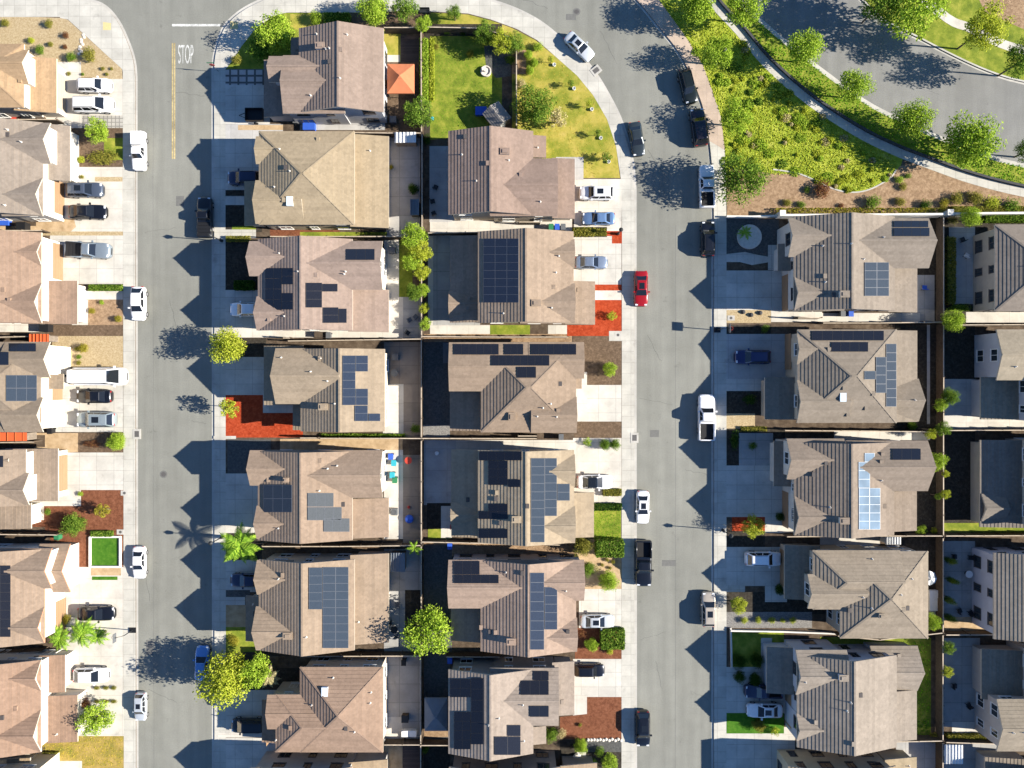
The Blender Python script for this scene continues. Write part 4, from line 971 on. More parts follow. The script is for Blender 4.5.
house('hip-roofed house with six grey solar panels facing the white van', (192,168,138), (248,236,214),
  [('G',-90,342,41,432,'x',U,'gh'), ('G',5,342,50,377.5,'x',U), ('G',5,397.5,43,432,'x',U), ('S',40,374,63.5,389,'r',LO,.1)], crop=(0,325,6.144), panels=[(38,308,226,468,3,2,'d'), (60,112,220,162,4,1,'k'), (-60,165,52,245,2,1,'k')], garage=(0,'r',405,4.9), vents=5, seed=4, win='b', group=G_W)
house('light tan house with a broad low garage roof behind an empty wide driveway', (194,168,140), (250,242,228),
  [('G',-80,449.5,26,505.5,'y',U), ('G',-20,473,29,505,'x',U), ('S',10,448.6,58,501,'r',LO,.12), ('S',-10,503,31,528.5,'r',LO,.12), ('G',-20,449.5,12,470,'x',U)], crop=(0,435,6.985), panels=[(-60,145,22,225,2,1,'k')], garage=(2,'r',472,4.9), vents=3, seed=5, win='b', group=G_W)
house('house with terracotta gable trim and a black solar array beside the bright turf square', (206,174,142), (248,238,224),
  [('G',-80,549,44.3,643,'y',U), ('G',0,548.5,51.6,588.5,'x',U), ('G',0,607,44.2,642.6,'x',U), ('G',40,544,70,592,'x',LO)], crop=(0,530,5.908), panels=[(-60,210,62,632,2,8,'k')], garage=(0,'r',615,4.9), vents=3, seed=6, trim='trim_terracotta', win='b', group=G_W)
house('rosy-tan house with striped gables and a low porch roof above the dry golden lawn', (206,164,130), (250,240,226),
  [('G',-80,660,41,752,'y',U), ('G',0,660.3,40.8,691,'x',U), ('G',-15,710,40.9,752,'x',U), ('S',30,695,77.5,741.7,'r',LO,.1), ('S',36,655,65,692,'r',LO,.1)], vents=9, seed=7, win='b', group=G_W)
house('tan house mostly out of frame beyond the dry golden lawn', (214,180,134), (246,232,206),
  [('G',-80,769,38,860,'y',U), ('S',8,758,30,800,'r',LO,.1)], vents=2, seed=8, win='b', group=G_W)

house('brown corner house with a chimney and a terracotta garden canopy behind it', (196,168,146), (206,206,208),
  [('G',299,28.3,383.6,112.2,'y',U), ('G',283,55.5,345,113.5,'x',U), ('G',269,56.4,312,82,'x',U), ('S',264,60,305,117,'l',LO,.16), ('S',291,38,308,57,'l',LO,.2)], crop=(215,5,K4), chim=[(515,203)], vents=9, garage=(3,'l',103,4.9), seed=11, win='d', group=G_M)
house('straw-coloured pyramid-roofed house with no solar panels north of the walkway lamp', (216,190,146), (232,214,186),
  [('G',259,131.3,354.5,224.6,'x',U,'hh'), ('G',256,136.5,285,164,'x',U,'gg',.42), ('G',255.5,180.5,290,223.8,'x',U,'gg',.42), ('S',352,136.4,388.7,228,'r',LO,.2), ('S',244.5,181.5,262,225.6,'l',LO,.15)], crop=(215,120,K4), sky=[(365,397)], vents=7, garage=(0,'l',168,4.9), seed=12, group=G_M)
house('rosy twin-gabled house with scattered black solar panels south of the walkway lamp', (204,174,152), (240,230,216),
  [('G',258,239,352.5,330.5,'y',U), ('G',249.3,241.3,287,276,'x',U), ('G',256.7,296.6,287,330.3,'x',U), ('G',300,241.3,382.5,289.5,'x',U), ('S',350,289.9,388.7,332,'r',LO,.2)], crop=(215,230,K4),
  panels=[(245,185,325,390,2,4,'k'), (326,185,380,265,1,2,'k'), (326,307,380,388,1,2,'k'), (444,257,522,378,1,3,'k'), (524,262,598,300,1,1,'k'), (527,377,602,453,1,2,'k'), (604,383,642,453,1,1,'k'), (643,92,778,145,3,1,'k')], vents=7, garage=(0,'l',307,4.9), seed=13, group=G_M)
house('tan house with a stepped column of blue panels, beside the straight road red mulch', (210,184,148), (240,226,200),
  [('G',300.7,349,384.8,431.4,'y',U), ('G',275.5,348.4,332,403.9,'x',U), ('S',264,346,305,405,'l',LO,.16), ('S',293,402,308,430,'l',LO,.2)], crop=(215,335,K4), chim=[(530,350)],
  panels=[(622,100,685,342,1,6,'b'), (687,100,746,178,1,2,'b'), (687,262,746,342,1,2,'b'), (682,344,745,420,1,2,'b'), (749,383,806,420,1,1,'b')], vents=7, garage=(2,'l',376,4.9), seed=14, group=G_M)
house('twin-gabled house with grey solar panels behind and coloured barrels on its patio', (206,174,142), (244,234,220),
  [('G',258,451.2,352.4,540.2,'y',U), ('G',249.9,450.4,287,485.4,'x',U), ('G',256.7,505.8,287,538.8,'x',U), ('G',300,450.4,382.5,497.6,'x',U), ('S',350,498,388.7,537,'r',LO,.2)], crop=(215,435,K4), chim=[(350,218,.3,.25)],
  panels=[(236,243,375,377,3,2,'d'), (452,283,578,350,3,1,'g'), (452,352,618,416,4,1,'g'), (530,407,656,472,3,1,'g')], vents=7, garage=(0,'l',497,4.9), seed=15, group=G_M)
house('tan house with one tall three-column grey solar array north of the lime tree', (208,178,144), (226,214,194),
  [('G',259,559.4,354.5,650.2,'y',U), ('G',257,560.2,280,594.4,'x',U), ('G',256,606.5,285,650,'x',U), ('S',352,553.5,388.7,642.4,'r',LO+.5,.2), ('S',245.8,596,263,641,'l',LO,.15)], crop=(215,545,K4), chim=[(358,440)],
  panels=[(458,110,523,314,1,5,'d'), (525,108,651,503,2,10,'d')], vents=6, garage=(0,'l',577,4.9), seed=16, group=G_M)
house('brown pyramid-roofed house with a stepped front wing just south of the lime tree', (204,166,134), (224,208,188),
  [('G',300,667,383.2,752.2,'x',U,'hh'), ('G',275.7,694.5,345,752,'x',U,'hg'), ('G',267.3,694.8,318,729,'x',U,'gg',PITCH), ('S',262,700,306,742,'l',LO,.16)], crop=(215,648,K4), sky=[(536,212)], vents=8, garage=(3,'l',721,4.9), seed=17, group=G_M)
house('house cut off by the frame behind the rosy patio, showing its shaded side wall', (216,184,140), (196,190,182),
  [('G',258,767,352,860,'y',U), ('G',250,768,290,803,'x',U), ('S',350,759.5,387.5,800,'r',LO,.16)], vents=3, seed=18, win='d', group=G_M)

house('rosy-brown corner house beside the big lawns, a grey garden shed behind it', (196,164,142), (222,206,184),
  [('G',448.4,131,533.2,214.8,'y',U), ('G',490,158.6,557.5,216,'x',U), ('S',552,159,574.6,218.7,'r',LO,.16), ('S',530,136,546,157.6,'r',LO,.2)], crop=(415,110,K4), chim=[(438,205)], vents=8, garage=(2,'r',198,5.), seed=21, group=G_M)
house('tan house with one large dark blue array and red mulch beds in front', (206,176,144), (238,228,212),
  [('G',478,231.5,573.5,323,'y',U), ('G',530,239.4,574.5,267.5,'x',U), ('G',520,283.5,574.7,323.3,'x',U), ('S',565,281.5,594.9,324.5,'r',LO,.16), ('S',450,236.4,490,322.5,'l',LO,.2), ('G',449,291,480,317.5,'x',LO+.05)], crop=(415,222,K4), chim=[(590,396)],
  panels=[(333,80,505,393,3,8,'b')], vents=8, garage=(1,'r',253,4.9), seed=22, group=G_M)
house('tan hip-roofed house with a stepped row of black solar panels along its north slope', (200,170,138), (236,224,204),
  [('G',481,342.4,576,432.3,'x',U,'hh'), ('G',449,342.4,512,391.2,'x',U,'gg',PITCH), ('G',535,342.3,584,378.5,'x',U,'gg',PITCH), ('G',545,397,576.5,432.6,'x',U), ('S',450,391,492,430.6,'l',LO,.16), ('S',570,377,581.5,388.6,'r',LO,.2)], crop=(415,325,K4), chim=[(473,447,.4,.5)],
  panels=[(190,92,408,144,6,1,'k'), (437,92,528,144,3,1,'k'), (567,92,786,144,6,1,'k'), (373,147,655,198,8,1,'k'), (498,203,590,257,2,1,'k')], vents=6, seed=23, group=G_M)
house('pale tan house with black panels behind and a long grey-blue array in front', (220,194,154), (240,228,206),
  [('G',478,450,574,542.6,'y',U), ('G',535,454.5,574.8,486.5,'x',U), ('G',525,506.5,575,542.8,'x',U), ('S',566,492.4,593.8,537,'r',LO,.16), ('S',451.5,449.4,490,536.5,'l',LO,.2), ('G',451,502,482,526,'x',LO+.05)], crop=(415,435,K4), chim=[(495,410)],
  panels=[(567,113,632,523,1,10,'d'), (633,113,692,395,1,7,'d'), (695,238,755,320,1,2,'d'), (312,80,520,124,5,1,'k'), (357,126,452,244,2,3,'k'), (454,217,513,254,1,1,'k'), (357,336,452,410,2,2,'k'), (310,372,356,410,1,1,'k'), (310,458,452,503,3,1,'k')], vents=5, garage=(1,'r',470,4.9), seed=24, group=G_M)
house('rosy-tan house with a two-column blue array and black panels on its rear wing', (214,180,152), (206,202,198),
  [('G',480.6,560.5,576,651.2,'y',U), ('G',448.4,560,530,608.2,'x',U), ('G',538,560,584,600.5,'x',U), ('G',535,618,577,651.5,'x',U), ('S',451,607,492,640.5,'l',LO,.2)], crop=(415,540,K4), chim=[(470,492)],
  panels=[(562,160,630,535,1,8,'b'), (633,230,694,437,1,5,'b'), (190,102,315,168,3,1,'k'), (190,170,408,211,5,1,'k')], vents=7, garage=(3,'r',607,4.9), seed=25, win='d', group=G_M)
house('pale tan house covered with black panels on both slopes beside the bark-mulch yard', (208,186,164), (160,158,156),
  [('G',448.4,669.3,533.2,753.6,'y',U), ('G',490,668,558.5,725.5,'x',U), ('S',552,661.3,574.2,714.6,'r',LO,.16), ('S',530,726,546,743.5,'r',LO,.2)], crop=(415,648,K4),
  panels=[(273,147,333,470,1,6,'k'), (170,152,271,240,2,2,'k'), (190,312,271,494,2,4,'k'), (515,159,652,229,3,1,'k'), (579,113,652,158,2,1,'k'), (560,283,652,336,2,1,'k'), (388,432,515,522,2,1,'k'), (450,376,515,430,1,1,'k')], vents=5, seed=26, win='w', garage=(2,'r',677,4.9), group=G_M)
house('house cut off by the frame beyond the gravel strip, showing a shaded wall', (214,182,142), (150,140,130),
  [('G',449,767,560,860,'y',U), ('S',560,763,597,800,'r',LO,.16)], vents=2, seed=27, win='d', group=G_M)

house('twin-gabled house under the white garden wall with a small chimney and eight blue panels', (188,170,148), (232,226,216),
  [('G',793.6,216.5,894.7,310.6,'y',U), ('G',788.3,218.5,835,256.9,'x',U), ('G',794.3,277,835,310.5,'x',U), ('G',850,218.4,928.8,268,'x',U), ('S',885,268.6,917,312.4,'r',LO,.2), ('S',778,244,800,271,'l',LO,.2)], crop=(715,205,K5), chim=[(573,398)],
  panels=[(667,255,775,405,2,4,'d'), (797,70,950,98,4,1,'k'), (797,101,955,138,4,1,'k')], vents=7, garage=(0,'l',294,4.9), seed=31, win='d', group=G_E)
house('pyramid-roofed house with rows of dark panels, behind the dark blue SUV', (186,168,144), (216,198,172),
  [('G',797.5,329.6,896.5,422.8,'x',U,'hh'), ('G',796.8,334,830,364.4,'x',U,'gg',.40), ('G',797,380,835,422.7,'x',U,'gg',.43), ('S',890,330.7,917,421.7,'r',LO,.2), ('G',885,379,918.6,421.2,'x',LO), ('S',765,377.4,802,419.4,'l',LO,.14)], crop=(715,315,K5), sky=[(568,365)],
  panels=[(432,70,752,113,7,1,'k'), (519,120,682,163,4,1,'k'), (763,128,808,408,1,7,'d'), (717,187,762,347,1,4,'d'), (666,249,715,287,1,1,'d')], vents=6, garage=(1,'l',352,4.9), seed=32, group=G_E)
house('twin-gabled house with a column of pale reflecting panels behind the empty shaded driveway', (188,166,142), (236,228,214),
  [('G',794,442.5,894,535,'y',U), ('G',786.6,438.7,830,479.2,'x',U), ('G',794.3,496,830,535.2,'x',U), ('G',860,440.7,927.7,490.8,'x',U), ('S',885,490.8,916.5,530.6,'r',LO,.2), ('S',774,441,798,486,'l',LO,.2)], crop=(715,425,K5), chim=[(572,425)],
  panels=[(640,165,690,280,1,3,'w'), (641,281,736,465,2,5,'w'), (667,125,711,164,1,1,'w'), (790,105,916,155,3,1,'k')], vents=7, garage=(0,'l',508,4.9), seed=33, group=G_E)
house('hip-roofed house with two striped slopes and no solar panels, behind the pale blue SUV', (196,176,148), (206,192,172),
  [('G',840,551.2,928,638.3,'x',U,'hh'), ('G',812.7,550.3,900,609.3,'x',U,'hg'), ('G',807.6,574.3,850,608.4,'x',U), ('S',784.6,545,818,599,'l',LO,.14)], crop=(715,535,K5), chim=[(738,358,.35,.3)], vents=8, garage=(3,'l',566,4.9), seed=34, group=G_E)
house('big grey-tan house with a broad plain slope beside the navy pickup', (198,180,158), (212,212,216),
  [('G',797,655,896.5,747.3,'y',U), ('G',795.7,650,842,694.6,'x',U), ('G',796.5,713.7,830,740.7,'x',U), ('G',870,646,917.5,690.5,'x',LO), ('S',885,690,916.5,739.5,'r',LO,.2), ('S',766.7,646.8,803,693,'l',LO,.14)], crop=(715,625,K5), chim=[(568,232)], vents=7, garage=(0,'l',704,4.9), seed=35, win='d', group=G_E)
house('house cut off by the frame showing a tan low rear roof', (218,192,146), (222,204,172),
  [('G',788,766,896,860,'y',U), ('S',882,757,916.5,790,'r',LO,.16)], vents=3, seed=36, win='d', group=G_E)

house('hip-roofed grey-brown house with a tall shaded wall behind the bluish patio', (176,160,142), (196,184,168),
  [('G',995,224.5,1085,311,'x',U,'hh')], vents=3, seed=41, group=G_E, win='d')
house('gabled house with white windows in a shaded wall above a dark low roof', (204,186,154), (206,206,210),
  [('G',996.4,329.5,1085,380.2,'x',U), ('S',980.6,377,1024,419.4,'l',LO,.12), ('G',1026,372,1090,424,'y',U)], vents=3, seed=42, group=G_E)
house('house with a dark shaded low roof carrying a tiny sunlit gable', (176,162,144), (204,194,178),
  [('G',1029,438,1110,530,'y',U), ('S',980,440,1034,527,'l',LO,.12), ('G',981.5,494,1005,521,'x',LO+.1)], vents=3, seed=43, group=G_E)
house('house with a tall lavender-shaded wall and an evenly striped roof slope', (196,178,154), (206,206,214),
  [('G',993.7,552.7,1110,639,'y',U)], vents=3, seed=44, group=G_E, win='d')
house('house with a long shaded low roof and a gable facing the rear patio', (194,176,148), (204,194,184),
  [('G',996.6,699,1085,751.2,'x',U), ('S',981.5,649,1030,699,'l',LO,.12), ('G',1030,650,1110,705,'y',U)], vents=3, seed=45, group=G_E)
house('house cut off by the frame corner behind the white shed roof', (184,166,142), (196,190,182),
  [('G',1010,776,1100,860,'y',U), ('S',985,757,1030,800,'l',LO,.12)], vents=2, seed=46, group=G_E)
# ------------------------------------------------------------------ vehicles
S_ = 'cars parked along the street'; D_ = 'cars parked in driveways'
W_ = (214,214,214)
car('white SUV on the corner house driveway, nearer the gravel yard', 'suv', 94.5, 85.5, 0, W_, 'white', group=D_, length=4.7)
car('long white SUV on the corner house driveway, nearer the paver strip', 'minivan', 93.5, 104.7, 0, W_, 'white', group=D_, length=5.5)
car('white pickup with a camper shell at the kerb beside the planted yard', 'pickup', 138.5, 151, -89, W_, 'white', shell=True, length=5.3)
car('dark grey SUV with a sunroof on the driveway above the black sedan', 'suv', 85, 190, 0, (70,78,92), 'slate', .3, group=D_, sunroof=True, length=5.0)
car('black sedan beside the grey SUV on the left driveway', 'sedan', 88, 212, 0, (18,20,26), 'black', .2, group=D_, length=5.1)
car('grey pickup with a ribbed black bed cover on the driveway of the red-shuttered house', 'pickup', 88.8, 250.3, -2.5, (120,130,138), 'grey', .3, group=D_, bed='cover', length=6.1)
car('white crossover with black glass parked at the kerb by the brown mulch bed', 'hatch', 138, 303.5, -90, W_, 'white', length=4.7)
car('white panel van with a rear rack on the driveway overhanging the pavement', 'van', 101, 376.5, 0, W_, 'white', group=D_, length=7.1)
car('black coupe on the driveway between the van and the silver SUV', 'sedan', 94, 396.3, 180, (16,17,21), 'black', .2, group=D_, length=4.9)
car('silver SUV with twin dark sunroofs beside the black coupe', 'suv', 96.5, 419.5, 180, (140,150,152), 'pewter', .35, group=D_, sunroof=True, length=5.3)
car('small white sedan at the kerb beside the square of bright turf', 'sedan', 138.5, 563, -90, W_, 'white', length=4.5)
car('black sedan on the left driveway beside the feathery plants', 'sedan', 96.5, 613.5, 0, (22,22,24), 'black', .2, group=D_, length=5.0)
car('white hatchback with black windows on the driveway above the stepping shrubs', 'hatch', 91.5, 675, 0, W_, 'white', group=D_, length=4.8)
car('silver hatchback at the kerb below the pavement tree', 'suv', 139.8, 707.5, -90, (190,194,196), 'silver', .35, length=3.9, sunroof=True)
car('black pickup in the house shadow across from the grey pickup driveway', 'pickup', 204.5, 217, 90, (20,20,22), 'black', .2, length=5.6, bed='cover')
car('dark blue SUV in the shaded driveway of the straw-coloured house', 'suv', 245, 178, 180, (24,34,64), 'navy', .2, group=D_, length=4.8)
car('pale blue hatchback in shade before the rosy twin-gabled house', 'hatch', 246, 309.5, 180, (222,222,222), 'pale', .1, group=D_, length=4.5)
car('dark navy sedan in the shaded driveway north of the lime tree', 'sedan', 247.5, 580.3, 180, (20,26,46), 'navy', .2, group=D_, length=4.8)
car('blue sedan at the kerb half under the lime tree', 'sedan', 201.5, 663.5, 88, (96,140,196), 'blue', .2, length=4.8)
car('black minivan in the shaded driveway south of the lime tree', 'minivan', 248.5, 725.5, 180, (14,15,18), 'black', .2, group=D_, length=4.8)
car('silver sedan parked askew on the inside of the bend by the storm drain', 'sedan', 579.5, 46, -43, (196,200,202), 'silver', .35, length=4.7, sunroof=True)
car('charcoal sedan on the inside of the bend beside the big lawn', 'sedan', 637, 138.5, -81, (48,56,60), 'charcoal', .3, length=4.7)
car('white SUV on the driveway of the rosy-brown corner house', 'suv', 596.5, 193, 180, W_, 'white', group=D_, length=4.8, sunroof=True)
car('steel-blue sedan on the driveway just below the white SUV', 'sedan', 598.5, 218.3, 180, (104,132,168), 'steel', .35, group=D_, length=4.5)
car('grey-blue sedan on the driveway of the house with red mulch beds', 'sedan', 591.5, 262.3, 0, (110,122,140), 'greyblue', .35, group=D_, length=4.5)
car('bright red sedan parked on the curved road', 'sedan', 641.3, 288.5, -90, (135,10,13), 'red', 0., length=4.9, sunroof=True)
car('white sedan with a black glass roof on the driveway below the round bushes', 'sedan', 595, 482, 0, W_, 'white', group=D_, roof='glass', length=5.0)
car('white sedan at the kerb above the black pickup', 'sedan', 643, 507.5, -90, W_, 'white', length=4.6, sunroof=True)
car('black pickup with an open bed at the kerb beside the hedge shadow', 'pickup', 643.5, 563.5, -90, (22,23,24), 'black', .2, length=6.3)
car('silver sedan with a sunroof beside the clipped front bushes', 'sedan', 597.5, 621.3, 0, (200,204,206), 'silver', .35, group=D_, sunroof=True, length=4.7)
car('black SUV on the driveway beside the bark-mulch yard', 'suv', 589.5, 670.5, 0, (20,22,28), 'black', .2, group=D_, length=4.2)
car('black sedan at the kerb beside the bark-mulch yard', 'suv', 643, 729, -90, (26,27,29), 'black', .2, length=4.9, sunroof=True)
car('dark olive SUV on the outside of the bend by the rosy pavement', 'suv', 688, 86, -76, (22,28,24), 'olive', .2, length=4.8)
car('black SUV with a maroon tail on the outside of the bend, shaded by trees', 'suv', 699, 127, 98, (26,22,30), 'plum', .2, length=5.2, sunroof=True)
car('white pickup with a black bed in tree shade', 'pickup', 707, 186, 91, (228,232,238), 'white', length=5.9)
car('black SUV in the tip of a house shadow near the shaded round bed', 'suv', 708.2, 238.5, 90, (22,23,27), 'black', .2, length=4.8)
car('white pickup straddling sun and house shadow across from the brown mulch yard', 'pickup', 706.5, 417.5, 90, (236,236,236), 'white', length=6.4)
car('tan pickup-sized SUV in the gap between two house shadows', 'suv', 708.7, 609.5, 90, (168,158,144), 'tan', .2, length=4.8, sunroof=True)
car('dark blue SUV centred on the shaded diamond driveway', 'suv', 752.5, 357, 180, (24,32,78), 'royal', .15, group=D_, length=4.9)
car('pale blue SUV on the shaded driveway of the striped hip-roofed house', 'suv', 763, 558.8, 0, (222,222,222), 'pale', .1, group=D_, length=4.9)
car('navy pickup parked deep in shade beside a white sedan', 'pickup', 763.5, 691.3, 180, (24,30,58), 'navy', .2, group=D_, length=5.2)
car('white sedan with a sunroof parked in shade by the bright strip of turf', 'sedan', 764.5, 710.5, 180, (226,230,236), 'white', group=D_, length=4.9, sunroof=True)
# white van's rear rack
t = thing('cargo_rack', 'black cargo rack with a bicycle-like frame standing behind the white van', 'cargo rack', (WX(70.5), WY(377), G0+.02), 0)
b = MB(); b.box(-.55,-.7,.0,.55,.7,.08); b.build('platform', M['black_plastic'], t); b = MB()
for y in (-.4, .4): b.tube([(-.4,y,.08),(-.3,y,.7),(.3,y,.75),(.45,y,.08)], .03, 6)
b.build('frame', M['metal_dark'], t)
b = MB(); b.box(-.4,-.5,.1,.4,.5,.5); b.build('cargo_box', M['black_plastic'], t)
# utility trailer
t = thing('utility_trailer', 'black utility trailer on the shaded driveway of the brown corner house', 'trailer', P(256, 116.5, .5), 0)
b = MB(); b.box(-1.2,-.85,.35,1.2,.85,.45)
for y in (-.83, .83): b.box(-1.2, y-.03, .45, 1.2, y+.03, .95)
for x in (-1.17, 1.17): b.box(x-.03, -.8, .45, x+.03, .8, .95)
b.build('tray', M['black_plastic'], t); b = MB(); b.beam((-1.2,-.4,.4), (-2.2,0,.4), .07); b.beam((-1.2,.4,.4), (-2.2,.0,.4), .07); b.build('drawbar', M['metal_dark'], t)
for y in (-.95, .95): b = MB(); b.tube([(0,-.08,0),(0,.08,0)], .3, 14); b.build('wheel', M['tyre'], t).location = (0, y, -.05)
# ------------------------------------------------------------------ trees, shrubs, hedges
# left column
tree('bright green bushy tree in the planted yard beside the shell pickup', 97, 131, 13, 2.6, 'loose', 'leaf_bright')
g = 'shrubs in the gravel corner yard'
for px, py, r, lm, lab in ((49,24,5,'leaf_olive','olive shrub nearest the corner pavement in the gravel yard'), (66,35.5,4,'leaf_red','dark red shrub in the gravel corner yard'), (50.5,44.5,3.3,'leaf_olive','small brown shrub between the red shrub and the green bush'),
    (31,40.5,4,'leaf_lime','yellowish shrub beside the pale wedge of the corner house'), (40,50,5.5,'leaf_mid','green bush against the white gable wall of the corner house'), (65.5,47,3,'leaf_red','tiny brown shrub above the clipped dark bush'),
    (71,57,6,'leaf_mid','clipped dark green bush beside the stepping stones'), (89,55,8.3,'leaf_olive','large round olive bush in the gravel corner yard'), (69,74,2.6,'leaf_olive','tiny shrub on the corner house entry slab'),
    (103,69,2.4,'leaf_olive','sparse tuft of brown twigs nearest the pavement edge'), (107,74.5,2.2,'leaf_olive','small low tuft above the white SUVs'), (83,74.5,2,'leaf_mid','little green tuft at the entry slab corner'), (5,23,5,'leaf_olive','olive shrub beside the frame edge in the gravel yard'), (112,69,2.,'leaf_olive','last little tuft towards the street in the gravel yard')):
    shrub(lab, px, py, r, 'shrub', lm, .8, group=g)
shrub('red-brown and green ground shrub along the planted yard edge', 103, 158, 12, 'shrub', 'leaf_olive', .35, sx=1.7, sy=.7)
shrub('lime shrub at the walkway corner of the planted yard', 81, 160, 4.5, 'shrub', 'leaf_lime', .8)
shrub('tiny round shrub beside the grey porch of the clutter-yard house', 82, 177, 2.6, 'shrub', 'leaf_olive', .9)
hedge('row of low mixed plants along the walkway of the red-shuttered house', 90, 285, 122, 290.5, .5, 'leaf_mid')
shrub('yellow round shrub at the pavement corner of the brown bed', 118, 319, 4.5, 'shrub', 'leaf_gold', .9)
shrub('gold-leaved shrub along the brown bed by the porch roof', 92, 311, 4, 'shrub', 'leaf_gold', .7)
shrub('small green plant in the pale ring of the brown bed', 102, 302.5, 3, 'shrub', 'leaf_bright', .7)
for px, py, r, lm, lab in ((83,348.5,6,'leaf_gold','yellow bush against the white wall in the tan gravel yard'), (79,357,3.2,'leaf_mid','small green shrub below the yellow bush on tan gravel'), (79,363,3,'leaf_olive','lowest little brown shrub beside the van on tan gravel'), (77,349,3,'leaf_olive','brown shrub behind the yellow bush on tan gravel')):
    shrub(lab, px, py, r, 'shrub', lm, .8, group='shrubs in the tan gravel yard')
shrub('round bright green bush at the pavement by the empty wide driveway', 117, 441.5, 9, 'round', 'leaf_bright', .9)
shrub('brown twiggy shrub in the mulch strip beside the round green bush', 92, 444, 7, 'sparse', 'leaf_red', .5, sx=1.4, sy=.6)
shrub('big dark green bush in the rust mulch yard', 73, 525, 11, 'round', 'leaf_mid', .95)
tree('spiky yellow-green yucca tree in the rust mulch yard', 102, 511, 9, 1.8, 'sparse', 'leaf_gold', 'yucca', 'yucca', flat=.8)
shrub('little green shrub at the driveway edge of the rust mulch yard', 80.5, 494, 3.2, 'shrub', 'leaf_bright', .8)
shrub('pale green shrub near the low garage roof in rust mulch', 48, 512, 4, 'shrub', 'leaf_mid', .8)
hedge('low dark plants along the back of the bright turf square', 92, 531, 113, 536, .5, 'leaf_mid')
for i, (px, py, r, zc, lab) in enumerate(((60,638,15,2.2,'feathery green palm against the terracotta-trimmed gable'), (82,634,17,2.4,'feathery palm spreading over the driveway beside the black sedan'), (98,636,12,2.,'small feathery palm nearest the pavement and the basketball hoop'))):
    palm(lab, px, py, r, zc, 'leaf_palm', 13, 'feather_palm', 'feathery palms beside the black sedan', .6)
shrub('orange-tipped shrub at the gable corner above the feathery palms', 66, 620, 6, 'shrub', 'leaf_gold', .8)
tree('open green tree on the pale yard beside the low porch roof', 95, 720, 17, 2.8, 'loose', 'leaf_bright')
shrub('dark red bush behind the open green tree', 84, 704, 7, 'shrub', 'leaf_red', .9)
k = 0
for py, nm in ((688,'upper'), (701.5,'lower')):
    for px, w in ((97,'nearest the house'), (106,'in the middle'), (114,'nearest the pavement')):
        shrub('grey-green stepping shrub of the %s row, %s' % (nm, w), px, py, 3.2, 'shrub', 'leaf_olive', .7, group='stepping shrubs in the pale yard', sx=1.2, sy=.8)
hedge('clump of dark grass in the dry golden lawn', 44, 752, 58, 757, .5, 'leaf_olive')
# second column
tree('big pale-lit tree spreading over the concrete corner behind the brown corner house', 276, 33, 20, 2.6, 'loose', 'leaf_bright')
shrub('dark green undergrowth in the shade of the corner house', 258, 50, 15, 'shrub', 'leaf_mid', .45)
shrub('little bright bush against the back gable of the corner house', 316, 18.5, 7, 'round', 'leaf_bright', .9)
tree('mid green tree beside the pavement behind the brown corner house', 374, 10, 16, 3.2, 'round', 'leaf_bright')
tree('olive green tree by the pavement bench', 405, 7, 14, 3., 'loose', 'leaf_mid')
hedge('row of dark shrubs between the corner house and the pavement', 325, 14, 350, 25, .9, 'leaf_mid')
shrub('small bush at the end of the paver grid', 236, 60, 6, 'shrub', 'leaf_olive', .7)
tree('dense glossy tree over the fence corner behind the brown corner house', 418, 113, 16, 3., 'loose', 'leaf_mid')
tree('round lime green street tree in front of the tan blue-paneled house', 228, 346, 18, 3.6, 'round', 'leaf_lime')
tree('thin yellow-green tree in the red mulch of the straight road', 228.5, 408.5, 12, 3.2, 'sparse', 'leaf_lime', trunk=.06)
palm('large palm with broad drooping fronds beside the twin-gabled barrel house', 240, 545, 24, 4.2, 'leaf_palm', 13, droop=.55)
tree('big lime tree beside the blue sedan', 226, 679, 25, 4.3, 'round', 'leaf_lime')
tree('mid green tree touching the big lime tree', 254, 671, 18, 4.0, 'loose', 'leaf_bright')
palm('pale fronded palm behind the mid green tree', 268, 678, 14, 3.2, 'leaf_pale', 9, droop=.5)
shrub('gold-green ground shrub beside the big lime tree', 233, 641, 7, 'shrub', 'leaf_gold', .5)
hedge('dark planting beside the shaded door path of the rosy twin-gabled house', 235, 281, 254, 290, .8, 'leaf_dark')
hedge('low dark hedge along the lawn side of the rosy twin-gabled house', 227, 236.5, 250, 241.5, .5, 'leaf_olive')
for px, py, r, zc, lm, kd, lab in ((414,236,14,3.0,'leaf_bright','loose','tall yellow-green tree at the top of the back fence row'), (421,252,12,2.6,'leaf_lime','loose','lime tree second in the back fence row'), (412,262,11,2.6,'leaf_bright','loose','green tree leaning over the bright side lawn'), (422,272,9,2.2,'leaf_lime','loose','slender lime tree halfway along the back fence row'),
    (423,290,7,2.,'leaf_bright','loose','narrow green tree low in the back fence row'), (414,293,9,2.,'leaf_mid','round','blue-green bush below the back fence row trees'), (424,308,6,1.8,'leaf_lime','loose','small lime bush near the patio chairs'), (425,324,7,1.8,'leaf_bright','loose','lowest bush of the back fence row')):
    tree(lab, px, py, r, zc, kd, lm, group='trees along the back fence')
tree('bright green tree over the back fence beside the tall grey array', 429, 632, 26, 4.2, 'loose', 'leaf_bright')
palm('banana-like plant with broad leaves at the back fence corner', 414, 548, 9, 2.5, 'leaf_palm', 6, 'banana_plant', droop=.4, cat='plant')
shrub('small bush at the fence of the brown-paved patio', 415.5, 429, 6, 'shrub', 'leaf_mid', .9)
shrub('yellow flowering shrub on the grey patio of the straw-coloured house', 391, 167.5, 3, 'shrub', 'leaf_gold', 1.)
shrub('dark bush in the corner of the grey patio of the straw-coloured house', 414, 190, 6, 'shrub', 'leaf_dark', .9)
hedge('line of green weeds along the fence of the tan blue-paneled house', 322, 434, 405, 437, .35, 'leaf_mid')
